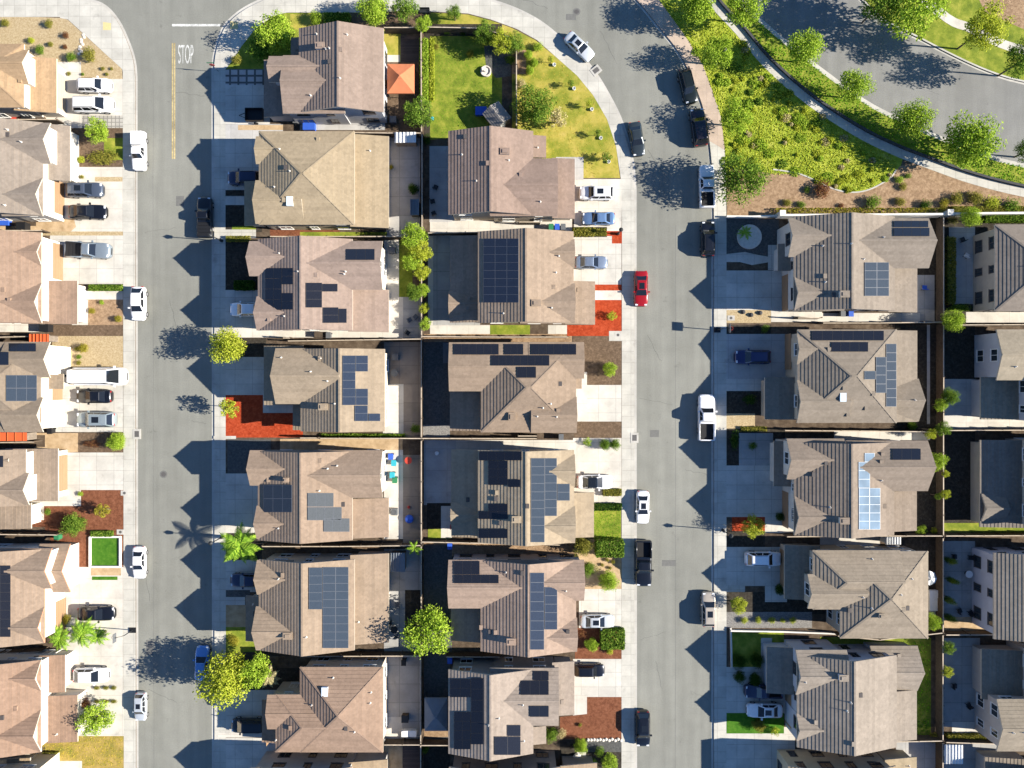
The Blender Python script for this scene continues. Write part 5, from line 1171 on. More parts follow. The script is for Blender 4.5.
# third column
hedge('vine-covered strip along the fence of the big lawn', 420, 40, 428, 104, 1.1, 'leaf_bright')
hedge('vine of yellow-green leaves along the lower fence of the big lawn', 430, 40, 434, 100, .6, 'leaf_lime')
tree('young tree with pale blossom by the pavement above the big lawn', 454, 13, 8, 2., 'loose', 'leaf_mid')
tree('light green tree over the fence corner of the big lawn', 423, 24, 9, 2., 'loose', 'leaf_bright')
tree('green tree at the top of the big lawn beside the yellow one', 484, 33, 12, 2.4, 'loose', 'leaf_mid')
tree('yellow-lime tree over the slate corner of the big lawn', 501, 42, 13, 2.8, 'loose', 'leaf_lime')
tree('grey-green tree at the fence beside the yellow-lime tree', 514, 43, 11, 2.6, 'loose', 'leaf_mid')
tree('large dark olive tree beside the garden shed', 535, 105, 21, 3.6, 'dense', 'leaf_mid')
tree('pale brownish bare-looking tree beside the dark olive tree', 557, 118, 11, 2., 'sparse', 'leaf_pale')
for px, py, w in ((528.5,55.2,'uppermost'), (534,63.2,'middle'), (529.8,71,'lowest')):
    shrub('%s of three clipped round bushes by the lawn fence' % w, px, py, 4.6, 'round', 'leaf_bright', 1., group='clipped round bushes by the lawn fence')
for px, py, r, lab in ((551,59,4,'sapling with a white trunk guard nearest the round bushes'), (571,83,4,'sapling with a white trunk guard second along the lawn edge'), (589,104,4.5,'yellowing sapling with a white trunk guard in the middle of the lawn edge'), (598,133,4.5,'dark sapling with a white trunk guard beside the charcoal sedan'), (606,157,6.5,'fullest sapling with a white trunk guard above the white SUV driveway')):
    t = tree(lab, px, py, r, 1.3, 'sparse', 'leaf_lime' if 'yellow' in lab or 'nearest' in lab else 'leaf_mid', 'sapling', 'sapling', group='saplings on the corner lawn', trunk=.04)
    b = MB(); b.lathe([(.22,0),(.24,.3),(.2,.3),(.18,.1)], 12, (.5,-.35,.02)); b.build('trunk_guard', M['plastic_white'], t)
for px, py, r, lm, lab in ((436,47,4,'leaf_olive','brown ring shrub in the upper corner of the big lawn'), (470,54,4.5,'leaf_gold','gold ring shrub midway up the big lawn'), (447,32,4,'leaf_mid','small shrub along the top fence of the big lawn'), (463,33,4,'leaf_dark','dark shrub along the top fence of the big lawn'), (510,60,6,'leaf_mid','bush behind the slate corner of the big lawn'), (427,140,6,'leaf_dark','bush in the shaded corner below the big lawn'), (412,188,5,'leaf_mid','bush beside the fence of the grey patio'), (538,47,6,'leaf_bright','low bush between the round bushes and the bend'), (522,84,6,'leaf_pale','dry pale shrub above the dark olive tree')):
    shrub(lab, px, py, r, 'shrub', lm, .7)
hedge('dark clipped hedge above the red kerb bed', 573, 228, 594, 236, .9, 'leaf_olive')
hedge('short olive hedge beside the lamp in the red kerb bed', 593, 229, 606, 235.5, .7, 'leaf_olive')
shrub('spiky lime plant in the red mulch bed', 612, 316, 6, 'sparse', 'leaf_lime', .9)
shrub('round bright sapling bush in the brown mulch yard', 610, 369, 8, 'loose', 'leaf_bright', 1.)
shrub('round clipped bush nearer the house of the pair by the drain', 605, 444.8, 5.6, 'round', 'leaf_mid', 1., group='pair of round bushes by the drain')
shrub('round clipped bush nearer the pavement of the pair by the drain', 615.3, 444.3, 5.4, 'round', 'leaf_mid', 1., group='pair of round bushes by the drain')
shrub('small leafy plant left of the pair of round bushes', 587.5, 442, 5, 'sparse', 'leaf_bright', .7)
hedge('short olive hedge beside the white sedan driveway', 603, 489, 621, 495.5, .6, 'leaf_olive')
hedge('clipped dark hedge along the walkway above the front lawn', 594, 503.5, 621, 510, .7, 'leaf_dark')
hedge('thick bright green hedge block casting shade on the pavement', 596, 540, 623, 556, 2.1, 'leaf_mid')
tree('olive-brown bush at the house corner beside the thick hedge', 583, 546, 10, 1.6, 'round', 'leaf_olive', 'bush', 'bush')
shrub('green bush against the house below the olive-brown one', 588, 569, 7, 'round', 'leaf_mid', .9)
shrub('pale silvery bush in the planted front yard', 596, 570, 5.5, 'shrub', 'leaf_pale', .8)
shrub('large green bush at the driveway corner of the planted front yard', 609, 581, 10, 'round', 'leaf_bright', .9)
for px, py, r in ((607,560,2.6), (602,565,2.4), (613,562,2.6), (610,568,2.2)): shrub('little brown tuft in the sunny soil below the thick hedge', px, py, r, 'shrub', 'leaf_olive', .8, group='brown tufts below the thick hedge')
hedge('clipped green hedge block beside the silver sunroof sedan', 601, 629, 624, 648, 1.3, 'leaf_mid')
shrub('green bush on rust mulch left of the clipped block', 592, 645, 7.5, 'round', 'leaf_bright', .9)
shrub('lime plant at the foot of the clipped block', 610, 651, 4.5, 'shrub', 'leaf_lime', .8)
shrub('bare brown shrub beside the house wall on rust mulch', 582, 634, 5, 'sparse', 'leaf_red', .9)
shrub('green bush behind the shaded frame-edge house', 551, 735, 7, 'round', 'leaf_mid', .9)
shrub('white-flowering bush beside the bark mulch yard', 561, 734, 6, 'shrub', 'leaf_pale', .9)
shrub('round bright bush at the corner of the bark mulch yard', 581, 746, 7, 'round', 'leaf_bright', 1.)
shrub('spreading green bush near the frame edge beside the black sedan', 610, 762, 9, 'loose', 'leaf_bright', .8)
shrub('small leafy clump above the pale stone', 600, 752, 6, 'shrub', 'leaf_mid', .8)
shrub('small leafy bush at the frame edge left of the spreading one', 592, 763, 6, 'shrub', 'leaf_dark', .8)
shrub('little bush by the pool-grey canopy fence', 425, 750, 5, 'shrub', 'leaf_mid', .9)
shrub('single tuft in the bark mulch yard', 580, 725, 2.5, 'shrub', 'leaf_olive', .8)
# park strip
for px, py, r, zc, lm, kd, lab in ((697,6,19,4.2,'leaf_bright','round','bright tree at the top of the rosy pavement'), (718,53,17,3.5,'leaf_bright','loose','bright yellow-green tree halfway down the rosy pavement'), (742,176,27,4.4,'leaf_mid','dense','large dark tree at the corner of the park strip and the garden wall'), (735,117,19,3.4,'leaf_bright','loose','spreading tree in the ground cover across from the shaded black SUV'),
    (745,6,22,4.4,'leaf_bright','loose','wide tree between the path and the dark road at the frame edge')):
    tree(lab, px, py, r, zc, kd, lm, group='trees in the park strip')
for px, py, r, w in ((805.5,49,18.5,'first'), (855,86,17,'second, smaller,'), (913.5,120,20.5,'third'), (971,142.5,28,'largest')):
    tree('round bright street tree, %s in the row beside the dark road' % w if w != 'largest' else 'largest round bright street tree beside the dark road', px, py, r, 4.0 if r < 25 else 4.6, 'round', 'leaf_bright', 'street_tree', group='street trees beside the path')
tree('pale grey-green tree spreading over the far kerb', 916, 6, 32, 6., 'loose', 'leaf_bright')
tree('dark tree at the far kerb left of the pale one', 884, 0, 22, 6., 'loose', 'leaf_mid')
tree('yellow-tipped tree between the far kerb and the pale far path', 985, 28, 24, 6., 'loose', 'leaf_lime')
tree('tree cut by the frame edge below the yellow-tipped one', 1026, 58, 20, 5.5, 'loose', 'leaf_mid')
tree('bush-like tree at the frame edge below the largest street tree', 1030, 150, 14, 3., 'loose', 'leaf_mid')
for px, py, r, lm, lab in ((807,190,4,'leaf_mid','green tuft beside the dark red bush on bark chips'), (823,190,10.5,'leaf_red','dark red-brown bush on bark chips'), (787,203,5,'leaf_olive','dry shrub nearest the big dark tree on bark chips'), (801,205,5,'leaf_mid','blue-green shrub left of the wall on bark chips'), (841,206,3.5,'leaf_red','tiny dark shrub below the red-brown bush'), (873,203,9,'leaf_mid','broad green bush at the foot of the garden wall'), (900,202,6,'leaf_olive','dull green shrub right of the broad bush'), (903,187,5,'leaf_olive','brown tuft in the tip of the bark bed'), (899,180,5,'leaf_bright','lime tuft where the stone edging meets the path'), (908,176,4,'leaf_mid','dark tuft beside the path in the bark bed'), (926,205,7,'leaf_dark','dark shrub near the white wall post'), (944,204,6,'leaf_gold','yellow shrub by the white wall post'), (957,199,8,'leaf_olive','olive shrub below the path bend'), (975,198,9,'leaf_olive','wide olive shrub along the lower path'), (992,203,9,'leaf_lime','lime-tipped shrub along the lower path'), (1012,206,10,'leaf_mid','green shrub at the frame edge under the lower path')):
    shrub(lab, px, py, r, 'shrub', lm, .6, group='shrubs in the bark bed')
hedge('long clipped hedge along the foot of the white garden wall', 775, 208.5, 945, 213, .7, 'leaf_gold', dens=40)
hedge('clipped olive hedge along the wall beyond the white post', 950, 207, 1040, 213, .7, 'leaf_olive')
# fourth column
tree('small lime tree in the red mulch of the shaded street front', 754, 527, 12, 2.4, 'loose', 'leaf_lime')
tree('small lime tree in the dark bed below the pale blue SUV', 739, 605, 9, 1.8, 'loose', 'leaf_lime')
for px, w in ((744.5,'first from the street'), (758.5,'second from the street'), (772,'third from the street'), (782.5,'fourth and smallest'), (793,'last, nearest the house')): shrub('round lime shrub on dark gravel, %s' % w, px, 620.5, 3.2 if px == 782.5 else 4.2, 'shrub', 'leaf_lime', .8, group='round lime shrubs on dark gravel')
palm('small spiky plant beside the white oval bed in the shade', 745, 232, 9, 1.3, 'leaf_palm', 9, 'spiky_plant', droop=.5, cat='plant')
shrub('dark shrub at the deck edge of the shaded front', 735, 441, 8, 'shrub', 'leaf_dark', .9, sx=.7, sy=1.4)
shrub('green plant in the middle of the shaded deck', 753, 446, 5, 'shrub', 'leaf_mid', .9)
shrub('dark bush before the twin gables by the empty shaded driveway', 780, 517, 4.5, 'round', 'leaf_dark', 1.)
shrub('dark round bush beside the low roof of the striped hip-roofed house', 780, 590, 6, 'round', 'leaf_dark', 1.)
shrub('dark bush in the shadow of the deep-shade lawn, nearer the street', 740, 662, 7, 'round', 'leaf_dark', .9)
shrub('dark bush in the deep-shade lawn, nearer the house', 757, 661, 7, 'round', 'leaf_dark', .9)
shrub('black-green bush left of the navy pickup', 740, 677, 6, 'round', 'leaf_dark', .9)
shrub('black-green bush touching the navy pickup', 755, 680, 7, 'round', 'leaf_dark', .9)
shrub('dark olive bush on the bright strip of turf', 759, 725, 6.5, 'round', 'leaf_olive', .9)
shrub('lime spiky plant on the bright strip of turf', 775, 731, 5.5, 'sparse', 'leaf_lime', .9)
shrub('dark low shrub beside the sunlit gravel patch of the shaded front', 750, 400, 7, 'shrub', 'leaf_dark', .7)
shrub('green clump in the narrow bed above the dark blue SUV', 765, 329, 5, 'shrub', 'leaf_mid', .8)
hedge('line of low plants along the wall below the sunlit gravel patch', 741, 427, 766, 431, .4, 'leaf_olive')
# back-to-back gardens
for px, py, r, zc, lm, lab in ((970.5,217.5,10.5,2.4,'leaf_bright','bright round tree inside the corner of the garden wall'), (953,321,11.5,2.8,'leaf_bright','bright round tree where four garden fences meet'), (950,397,9,2.4,'leaf_mid','green tree leaning on the back fence by the concrete yard'), (941,405,7,2.2,'leaf_bright','yellow-green tree beside the leaning green one'), (944,429,8,2.2,'leaf_mid','dark green tree at the back fence corner'), (931,434,6,2.,'leaf_lime','lime bush left of the back fence corner'), (938,461,9,2.4,'leaf_bright','bright tree hanging over the gable end by the back fence'), (946,474,4,2.,'leaf_lime','small lime bush on the far side of the back fence'), (945,494,5.5,2.,'leaf_lime','round lime bush astride the back fence'), (938,496,4,1.8,'leaf_mid','small green bush left of the back fence lime bush'), (949,648,7,2.,'leaf_mid','ragged bush inside the long shaded patio'), (948,672,6,2.,'leaf_lime','lime bush low along the long shaded patio fence'), (932,622,9,2.2,'leaf_bright','bright upright bush beside the garden parasol strip')):
    tree(lab, px, py, r, zc, 'round' if r > 8 else 'loose', lm, group='trees along the eastern back fence', trunk=.08)
for i, (px, py, w) in enumerate(((951,561,'uppermost'), (953,581,'second'), (949,600,'third'), (950,618,'lowest'))):
    o = shrub('%s slanting narrow cypress along the lavender house fence' % w, px, py, 4, 'round', 'leaf_mid', 2., name='cypress', cat='cypress', group='cypresses along the lavender house fence', sx=1.2, sy=.8, z=1.6)
hedge('dark leafy border along the bluish patio fence', 946, 238, 954, 303, .9, 'leaf_olive')
hedge('clipped dark hedge behind the bluish patio', 984, 216, 1040, 222, 1., 'leaf_mid')
shrub('flowering bush left of the bright round wall-corner tree', 953, 220, 6, 'shrub', 'leaf_olive', .9)
shrub('bush at the low end of the bluish patio', 960, 308, 8, 'shrub', 'leaf_mid', .7, sx=1.5, sy=.7)
shrub('round bush at the rear of the stepped-array house', 912, 426, 5, 'round', 'leaf_mid', .9)
shrub('leafy bush beside the low rear roof of the pale-panelled house', 921, 530, 6, 'loose', 'leaf_bright', .8)
shrub('small yellow bush in the dark bed at the fence crossing', 934, 531, 4, 'shrub', 'leaf_lime', .8)
hedge('ragged gold-green border along the lower fence of the long shaded patio', 946, 734, 985, 741, .7, 'leaf_olive')
shrub('low bush at the lower corner of the narrow lawn', 934, 738, 6, 'shrub', 'leaf_olive', .7)
# grass that no one could count
def tufts(name, poly, n, size, lm, z=.16, seed=1, up=.9):
    rr = random.Random(seed); xs = [q[0] for q in poly]; ys = [q[1] for q in poly]; mb = MB(); k = 0
    def inside(x, y):
        c = False
        for i in range(len(poly)):
            (x1, y1), (x2, y2) = poly[i], poly[(i+1) % len(poly)]
            if (y1 > y) != (y2 > y) and x < (x2-x1)*(y-y1)/(y2-y1)+x1: c = not c
        return c
    while k < n:
        x, y = rr.uniform(min(xs), max(xs)), rr.uniform(min(ys), max(ys))
        if not inside(x, y): continue
        k += 1; s = size*rr.uniform(.6, 1.5)
        leaf_quad(mb, (WX(x, .2), WY(y, .2), z+s*rr.uniform(.05, up)), (rr.gauss(.35,.5), rr.gauss(0,.5), .9), s, rr)
    o = link(name, mb.mesh(name, M[lm])); o['kind'] = 'stuff'
PK = [(660,2),(674.5,21),(690,43),(703,65),(713.5,94),(721.5,120),(725,150),(727,182),(760,175),(801,174),(831,187),(851,191.5),(870,188.5),(889,177),(897,165)]+[q for q in PL if 40 < q[1] < 158][::-1]+[(709,6)]
tufts('ground_cover', PK, 15000, .2, 'leaf_cover', .125, 3, .2)
def clumps(name, poly, n, rad, size, lm, seed, xr):
    rr = random.Random(seed); mb = MB(); xs = [q[0] for q in poly]; ys = [q[1] for q in poly]; k = 0
    while k < n:
        cx, cy = rr.uniform(*xr), rr.uniform(min(ys), max(ys)); c = False
        for i in range(len(poly)):
            (x1, y1), (x2, y2) = poly[i], poly[(i+1) % len(poly)]
            if (y1 > cy) != (y2 > cy) and cx < (x2-x1)*(cy-y1)/(y2-y1)+x1: c = not c
        if not c: continue
        k += 1; r = rad*rr.uniform(.6, 1.8); h = rr.uniform(.15, .4)
        for q in range(int(26*r)):
            a, d = rr.uniform(0, 6.283), r*math.sqrt(rr.random()); z = .14+h*(1-(d/r)**2)*rr.uniform(.6, 1.1)
            leaf_quad(mb, (WX(cx+d*math.cos(a)), WY(cy+.8*d*math.sin(a)), z), (rr.gauss(.35,.5), rr.gauss(0,.5), .9), size*rr.uniform(.6, 1.4), rr)
    o = link(name, mb.mesh(name, M[lm])); o['kind'] = 'stuff'
clumps('ground_cover', PK, 5, 5., .24, 'leaf_mid', 21, (680, 790)); clumps('ground_cover', PK, 30, 4.5, .24, 'leaf_bright', 22, (690, 890)); clumps('ground_cover', PK, 40, 3.5, .24, 'leaf_lime', 23, (730, 895)); clumps('ground_cover', PK, 16, 3.5, .22, 'leaf_pale', 24, (740, 890))
tufts('grass', [q for q in PR if 730 < q[0] < 1040]+[q for q in KN[::-1] if 730 < q[0] < 1040], 3500, .2, 'blade_green', .13, 4, .2)
tufts('grass', [(434,40),(500,38),(500,78),(498,130),(432,136)], 3500, .10, 'blade_green', .13, 5, .1)
tufts('grass', [(514,30),(535,42),(556,59),(576,77),(592,97),(606,121),(615,147),(619,177),(584,177),(583,160),(527,158),(527,76),(514,48)], 3000, .11, 'blade_gold', .13, 6, .1)
tufts('grass', [(43,738),(122,737),(122,766),(84,766),(82,760),(43,759)], 1300, .13, 'blade_gold', .13, 7, .2)
tufts('grass', [(594,511),(620.5,511),(620.5,538),(594,538)], 900, .12, 'blade_green', .13, 8, .2)
tufts('grass', [(896,642),(930,642),(930,740),(896,740)], 1200, .22, 'blade_green', .14, 9, .3)
# ------------------------------------------------------------------ fences and walls
F = 'wooden yard fences'
for lab, pts in (
  ('long back fence between the straight-road gardens and the big lawn gardens', [(421,24),(421.5,132)]), ('back fence beside the grey patio of the straw-coloured house', [(422,134),(422,232)]), ('back fence behind the row of lime trees', [(421.5,234),(421.5,338)]),
  ('back fence with a pale rail beside the brown-paved patio', [(421.3,340),(421.3,438)]), ('back fence with a pale rail beside the barrels patio', [(421.3,440.5),(421.3,544)]), ('back fence beside the bright green tree and grey concrete yard', [(421.2,546),(421.2,654)]), ('lowest back fence of the middle gardens down to the frame edge', [(420.7,657),(420.7,742),(420.7,800)]),
  ('top garden fence behind the brown corner house', [(384,27.5),(421,27.5)]), ('side fence between the brown corner house and the straw-coloured house', [(300,132),(388,133),(421,133)]), ('side fence between the straw-coloured house and its rosy neighbour', [(270,236.5),(421,236.5)]), ('side fence between the rosy twin-gabled house and the blue-paneled one', [(288,341),(421,339)]),
  ('side fence above the tan dirt strip of the barrels house', [(318,438.3),(421,438.5)]), ('side fence below the barrels house', [(262,546.5),(340,546.5),(421,545.5)]), ('side fence below the tall grey array house', [(300,656.5),(421,656)]), ('side fence below the pyramid roof near the frame edge', [(384,745),(421,745)]),
  ('top fence of the big lawn along the pavement side', [(424,27),(480,28),(511,37)]), ('fence between the big lawn and the corner lawn', [(516.5,44),(516.5,126)]), ('side fence below the rosy-brown corner house', [(428,233),(540,231.5)]), ('pale-railed side fence below the big blue array house', [(422,336.5),(500,337),(568,337)]),
  ('white-railed fence between the black-row house and the pale tan house', [(421,438.5),(450,438.5),(537,438.5)]), ('white-railed fence below the pale tan house', [(421,542),(470,543),(560,545)]), ('fence below the cross-wing house', [(446,657),(500,657)]), ('short pale-railed fence below the grey canopy', [(421,745.5),(448,745.5)]),
  ('fence below the clutter-filled yard house', [(-40,230.5),(42,230.5)]), ('fence below the red-shuttered house', [(-40,338),(50,336)]), ('fence below the six-panel house', [(-40,443),(34,442)]), ('fence above the long black array house', [(-40,534),(57,535)]), ('fence below the long black array house', [(-40,655),(40,652)]), ('fence above the frame-edge house on the left', [(-40,756),(30,754)]), ('fence below the white SUV corner house', [(-40,119.5),(56,119.5)]),
  ('eastern back fence beside the bluish patio', [(943.7,217),(943.7,322)]), ('eastern back fence beside the dark lawn and concrete yard', [(943.7,324),(943.7,430)]), ('eastern back fence beside the lawn of the tiny-gable house', [(943.5,432),(943.5,536)]), ('eastern back fence beside the cypresses', [(943.2,538),(943.2,633)]), ('eastern back fence beside the long shaded patio', [(943,635),(943,741)]), ('eastern back fence at the frame corner', [(943,743),(943,800)]),
  ('side fence between the two upper houses east of the curved road', [(823,323),(880,323),(943,322)]), ('side fence below the stepped-array house', [(785,430.5),(860,431),(943,432)]), ('side fence below the pale-panelled house', [(787,536.8),(870,536),(943,536)]), ('side fence below the striped hip-roofed house', [(838,636),(880,640),(943,633)]), ('side fence below the big grey-tan house', [(895,742),(943,741)]),
  ('side fence below the bluish patio house', [(946,325),(1060,324.5)]), ('side fence above the tiny-gable house', [(946,430.5),(1060,430)]), ('side fence above the lavender-walled house', [(946,536),(1060,535.5)]), ('side fence above the long shaded patio', [(946,635),(994,635)]), ('side fence below the long shaded patio', [(946,742.5),(996,744)])):
    fence(lab, pts, group=F)
# gates between house and fence
for px0, px1, py, lab in ((283,290,338,'dark side gate by the blue-paneled house'), (320,300,438,'dark side gate at the red mulch yard'), (798,822,318,'dark side gate beside the tan gravel strip'), (518,537,436,'dark side gate at the black-row house'), (519,540,222,'dark side gate at the rosy-brown corner house')):
    fence(lab, [(px0, py), (px1, py)], group='side gates', name='side_gate', cat='gate')
masonry_wall('long white garden wall between the bark bed and the twin-gabled house', [(784,215),(860,214.5),(945,214)], 1.7, .22, 'white_stucco')
masonry_wall('white garden wall above the bluish patio continuing to the frame edge', [(949,213.5),(1100,212)], 1.7, .22, 'white_stucco')
for px, py, lab in ((780.5,214.5,'white wall pillar at the street end of the garden wall'), (947,213.7,'white wall pillar where the garden wall meets the back fence')):
    t = thing('wall_pillar', lab, 'pillar', P(px, py, 1.2)[:2]+(G0,), 0, 'white wall pillars'); b = MB(); b.box(-.32,-.32,-.05,.32,.32,1.85); b.build('shaft', M['white_stucco'], t); b = MB(); b.box(-.4,-.4,1.85,.4,.4,1.97); b.build('pillar_cap', M['white_stucco'], t)
masonry_wall('low white wall between the street and the shaded oval bed', [(727,216.2),(752,216.5),(777,215.5)], .8, .2, 'white_stucco')
masonry_wall('low dark retaining wall along the park path', [q for q in offset(PL, 11.2) if -20 < q[1] < 205], .4, .25, 'retaining')
masonry_wall('low white border wall of the deep-shade lawn', [(731,628),(732,668)], .4, .16, 'pale_stone')
masonry_wall('pale kerb wall above the deep-shade lawn', [(731,631),(784,632),(838,634)], .5, .16, 'white_stucco')
masonry_wall('white planter edging around the square of bright turf', [(89.5,537),(120,537),(120,567),(89.5,567),(89.5,537)], .28, .2, 'white_stucco')
# ------------------------------------------------------------------ street lamps
def lamp(px, py, label, h=3.55):
    t = thing('street_lamp', label, 'street lamp', (WX(px), WY(py), G0), 0, 'street lamps')
    b = MB(); b.lathe([(.2,0),(.2,.5),(.09,.6)], 12); b.build('lamp_base', M['metal_dark'], t)
    b = MB(); b.tube([(0,0,.5),(0,0,h)], [.075,.05], 10); b.build('pole', M['metal_dark'], t)
    b = MB(); b.lathe([(.06,0),(.22,.08),(.3,.42),(.1,.62),(.02,.75)], 10, (0,0,h)); b.build('lamp_head', M['metal_dark'], t)
lamp(222, 241, 'dark street lamp beside the walkway of the straw-coloured house'); lamp(222.5, 537, 'dark street lamp beside the large drooping palm')
lamp(722.5, 530, 'dark street lamp beside the red mulch of the shaded street front'); lamp(618, 234, 'dark street lamp in the red kerb bed', 2.4); lamp(715, 65, 'dark street lamp by the rosy pavement beside the olive SUV', 4.2)
def hoop(px, py, rz, label, colr):
    t = thing('basketball_hoop', label, 'basketball hoop', (WX(px), WY(py), G0), rz, 'portable basketball hoops')
    b = MB(); b.box(-.45,-.35,0,.45,.35,.16); b.build('hoop_base', M[colr], t); b = MB(); b.tube([(0,0,.1),(.05,0,2.2),(.75,0,3.2)], .06, 8); b.build('pole', M['metal_dark'], t)
    b = MB(); b.box(.78,-.6,2.8,.83,.6,3.6); b.build('backboard', M['plastic_grey'], t)
    b = MB(); pts = [(1.08+.23*math.cos(a*.5236), .23*math.sin(a*.5236), 3.0) for a in range(13)]; b.tube(pts, .02, 6, False); b.build('hoop_ring', M['plastic_red'], t)
hoop(133, 630, math.pi, 'portable basketball hoop at the kerb beside the feathery palms', 'black_plastic'); hoop(717, 330, 0, 'portable basketball hoop at the shaded kerb beside the dark blue SUV driveway', 'black_plastic')
t = thing('stop_sign', 'stop sign seen edge-on at the kerb beside the STOP marking', 'stop sign', (WX(218.5), WY(71.5), G0))
b = MB(); b.tube([(0,0,-.05),(0,0,2.75)], .035, 8); b.build('pole', M['metal_grey'], t)
b = MB(); n = 8; v = [(.38*math.cos(.3927+i*.7854), 2.15+.38*math.sin(.3927+i*.7854)) for i in range(n)]
b.poly(*[(x,-.062,z) for x,z in v]); b.poly(*[(x,-.045,z) for x,z in v[::-1]])
for i in range(n): j = (i+1) % n; b.poly((v[i][0],-.062,v[i][1]),(v[i][0],-.045,v[i][1]),(v[j][0],-.045,v[j][1]),(v[j][0],-.062,v[j][1]))
b.build('sign_plate', M['plastic_red'], t)
sm = me.copy(); xs = [q.co.x for q in sm.vertices]; ys = [q.co.y for q in sm.vertices]
for q in sm.vertices: q.co = ((q.co.x-min(xs))/(max(xs)-min(xs))*.56-.28, -.066, 2.04+(q.co.y-min(ys))/(max(ys)-min(ys))*.22)
link('lettering', sm, t)
b = MB(); b.box(-.5,-.02,2.6,.5,.02,2.8); b.build('street_name_plate', M['plastic_green'], t)
# ------------------------------------------------------------------ garden structures
def canopy(x0, y0, x1, y1, zt, label, m, posts=True, peak=.8, group=None, name='canopy'):
    X0, X1, Y0, Y1 = WX(x0, zt), WX(x1, zt), WY(y1, zt), WY(y0, zt); cx, cy = (X0+X1)/2, (Y0+Y1)/2; w, d = (X1-X0)/2, (Y1-Y0)/2
    t = thing(name, label, name, (cx, cy, G0), 0, group); b = MB(); z = zt-G0
    c = [(-w,-d,z),(w,-d,z),(w,d,z),(-w,d,z)]; k = [(-.3,-.3,z+peak),(.3,-.3,z+peak),(.3,.3,z+peak),(-.3,.3,z+peak)]
    for i in range(4): j = (i+1) % 4; b.poly(c[i], c[j], k[j], k[i]); b.poly(c[i], (c[i][0],c[i][1],z-.25), (c[j][0],c[j][1],z-.25), c[j])
    b.poly(*k); b.build('canopy_top', M[m], t)
    b = MB(); u = [(-.36,-.36,z+peak+.06),(.36,-.36,z+peak+.06),(.36,.36,z+peak+.06),(-.36,.36,z+peak+.06)]
    for i in range(4): j = (i+1) % 4; b.poly(u[i], u[j], (0,0,z+peak+.25))
    b.build('top_vent', M[m], t)
    for sx in (-1, 1):
        for sy in (-1, 1): b = MB(); b.tube([(sx*(w-.1), sy*(d-.1), 0),(sx*(w-.1), sy*(d-.1), z-.02)], .05, 8); b.build('post', M['metal_dark'], t)
canopy(387.2, 64, 414.2, 93.3, 2.4, 'square terracotta garden canopy behind the brown corner house', 'canvas_terracotta')
canopy(424.5, 698, 447.5, 731, 2.4, 'grey canopy in the shade behind the pale tan house', 'canvas_grey')
t = thing('garden_shed', 'grey gable-roofed garden shed turned at an angle on the big lawn', 'shed', (WX(497, 1.5), WY(117, 1.5), G0), math.radians(38)); w_ = MB(); w_.box(-1.15,-1.3,0,1.15,1.3,1.9); w_.build('wall', M['fence_grey'], t)
b = MB(); o_ = 1.45
for s in (1, -1):
    for k in range(5): a0, a1 = k/5, (k+1)/5; b.poly((s*1.4*(1-a0), -o_*s, 1.8+.75*a0+.03), (s*1.4*(1-a0), o_*s, 1.8+.75*a0+.03), (s*1.4*(1-a1), o_*s, 1.8+.75*a1), (s*1.4*(1-a1), -o_*s, 1.8+.75*a1))
for y in (-1.3, 1.3): b.poly((-1.15,y,1.9),(1.15,y,1.9),(0,y,2.5))
b.build('roof', mat('shed_shingle', (.22,.20,.18), .9, .12, 4.), t); b = MB(); b.box(-.4,-1.345,.05,.4,-1.302,1.75); b.build('door', M['trim_white'], t)
def flat_shed(x0, y0, x1, y1, h, label, m, name='storage_shed', wallm='fence_grey'):
    X0, X1, Y0, Y1 = WX(x0, h), WX(x1, h), WY(y1, h), WY(y0, h); cx, cy = (X0+X1)/2, (Y0+Y1)/2; w, d = (X1-X0)/2, (Y1-Y0)/2
    t = thing(name, label, 'shed', (cx, cy, G0), 0); b = MB(); b.box(-w+.1,-d+.1,0,w-.1,d-.1,h-G0-.1); b.build('wall', M[wallm], t)
    b = MB(); b.poly((-w,-d,h-G0-.1),(w,-d,h-G0),(w,d,h-G0),(-w,d,h-G0-.1))
    for k in range(6): x = -w+(k+.5)*2*w/6; b.box(x-.03, -d+.01, h-G0-.08+.1*(k/6), x+.03, d-.01, h-G0+.0+.06)
    b.build('roof', M[m], t); b = MB(); b.box(-w+.06,-.4,.05,-w+.098,.4,1.8); b.build('door', M['trim_white'], t)
flat_shed(394.5, 132, 416, 142.5, 2.1, 'white-roofed storage shed on the grey patio of the straw-coloured house', 'plastic_white')
flat_shed(945, 745, 963, 764, 2.2, 'white-roofed shed at the frame edge beside the eastern back fence', 'plastic_white')
flat_shed(886, 537, 901, 544.5, 1.9, 'small white-roofed shed beside the fence of the pale-panelled house', 'plastic_white')
flat_shed(443, 343, 450, 363, 2., 'narrow grey lean-to shed in the dark back yard of the black-row house', 'plastic_grey')
flat_shed(390, 553, 405, 572, 2., 'dark blue-grey shed in the shaded grey yard behind the tall array house', 'canvas_grey')
flat_shed(410, 199, 419, 215, 1.9, 'dark shed in the corner of the grey patio', 'canvas_grey')
flat_shed(28, 334, 49, 342, 2.3, 'orange-roofed lean-to beside the six-panel house', 'canvas_orange')
flat_shed(-20, 432.5, 27, 441, 2.3, 'orange-roofed lean-to above the light tan house at the frame edge', 'canvas_orange')
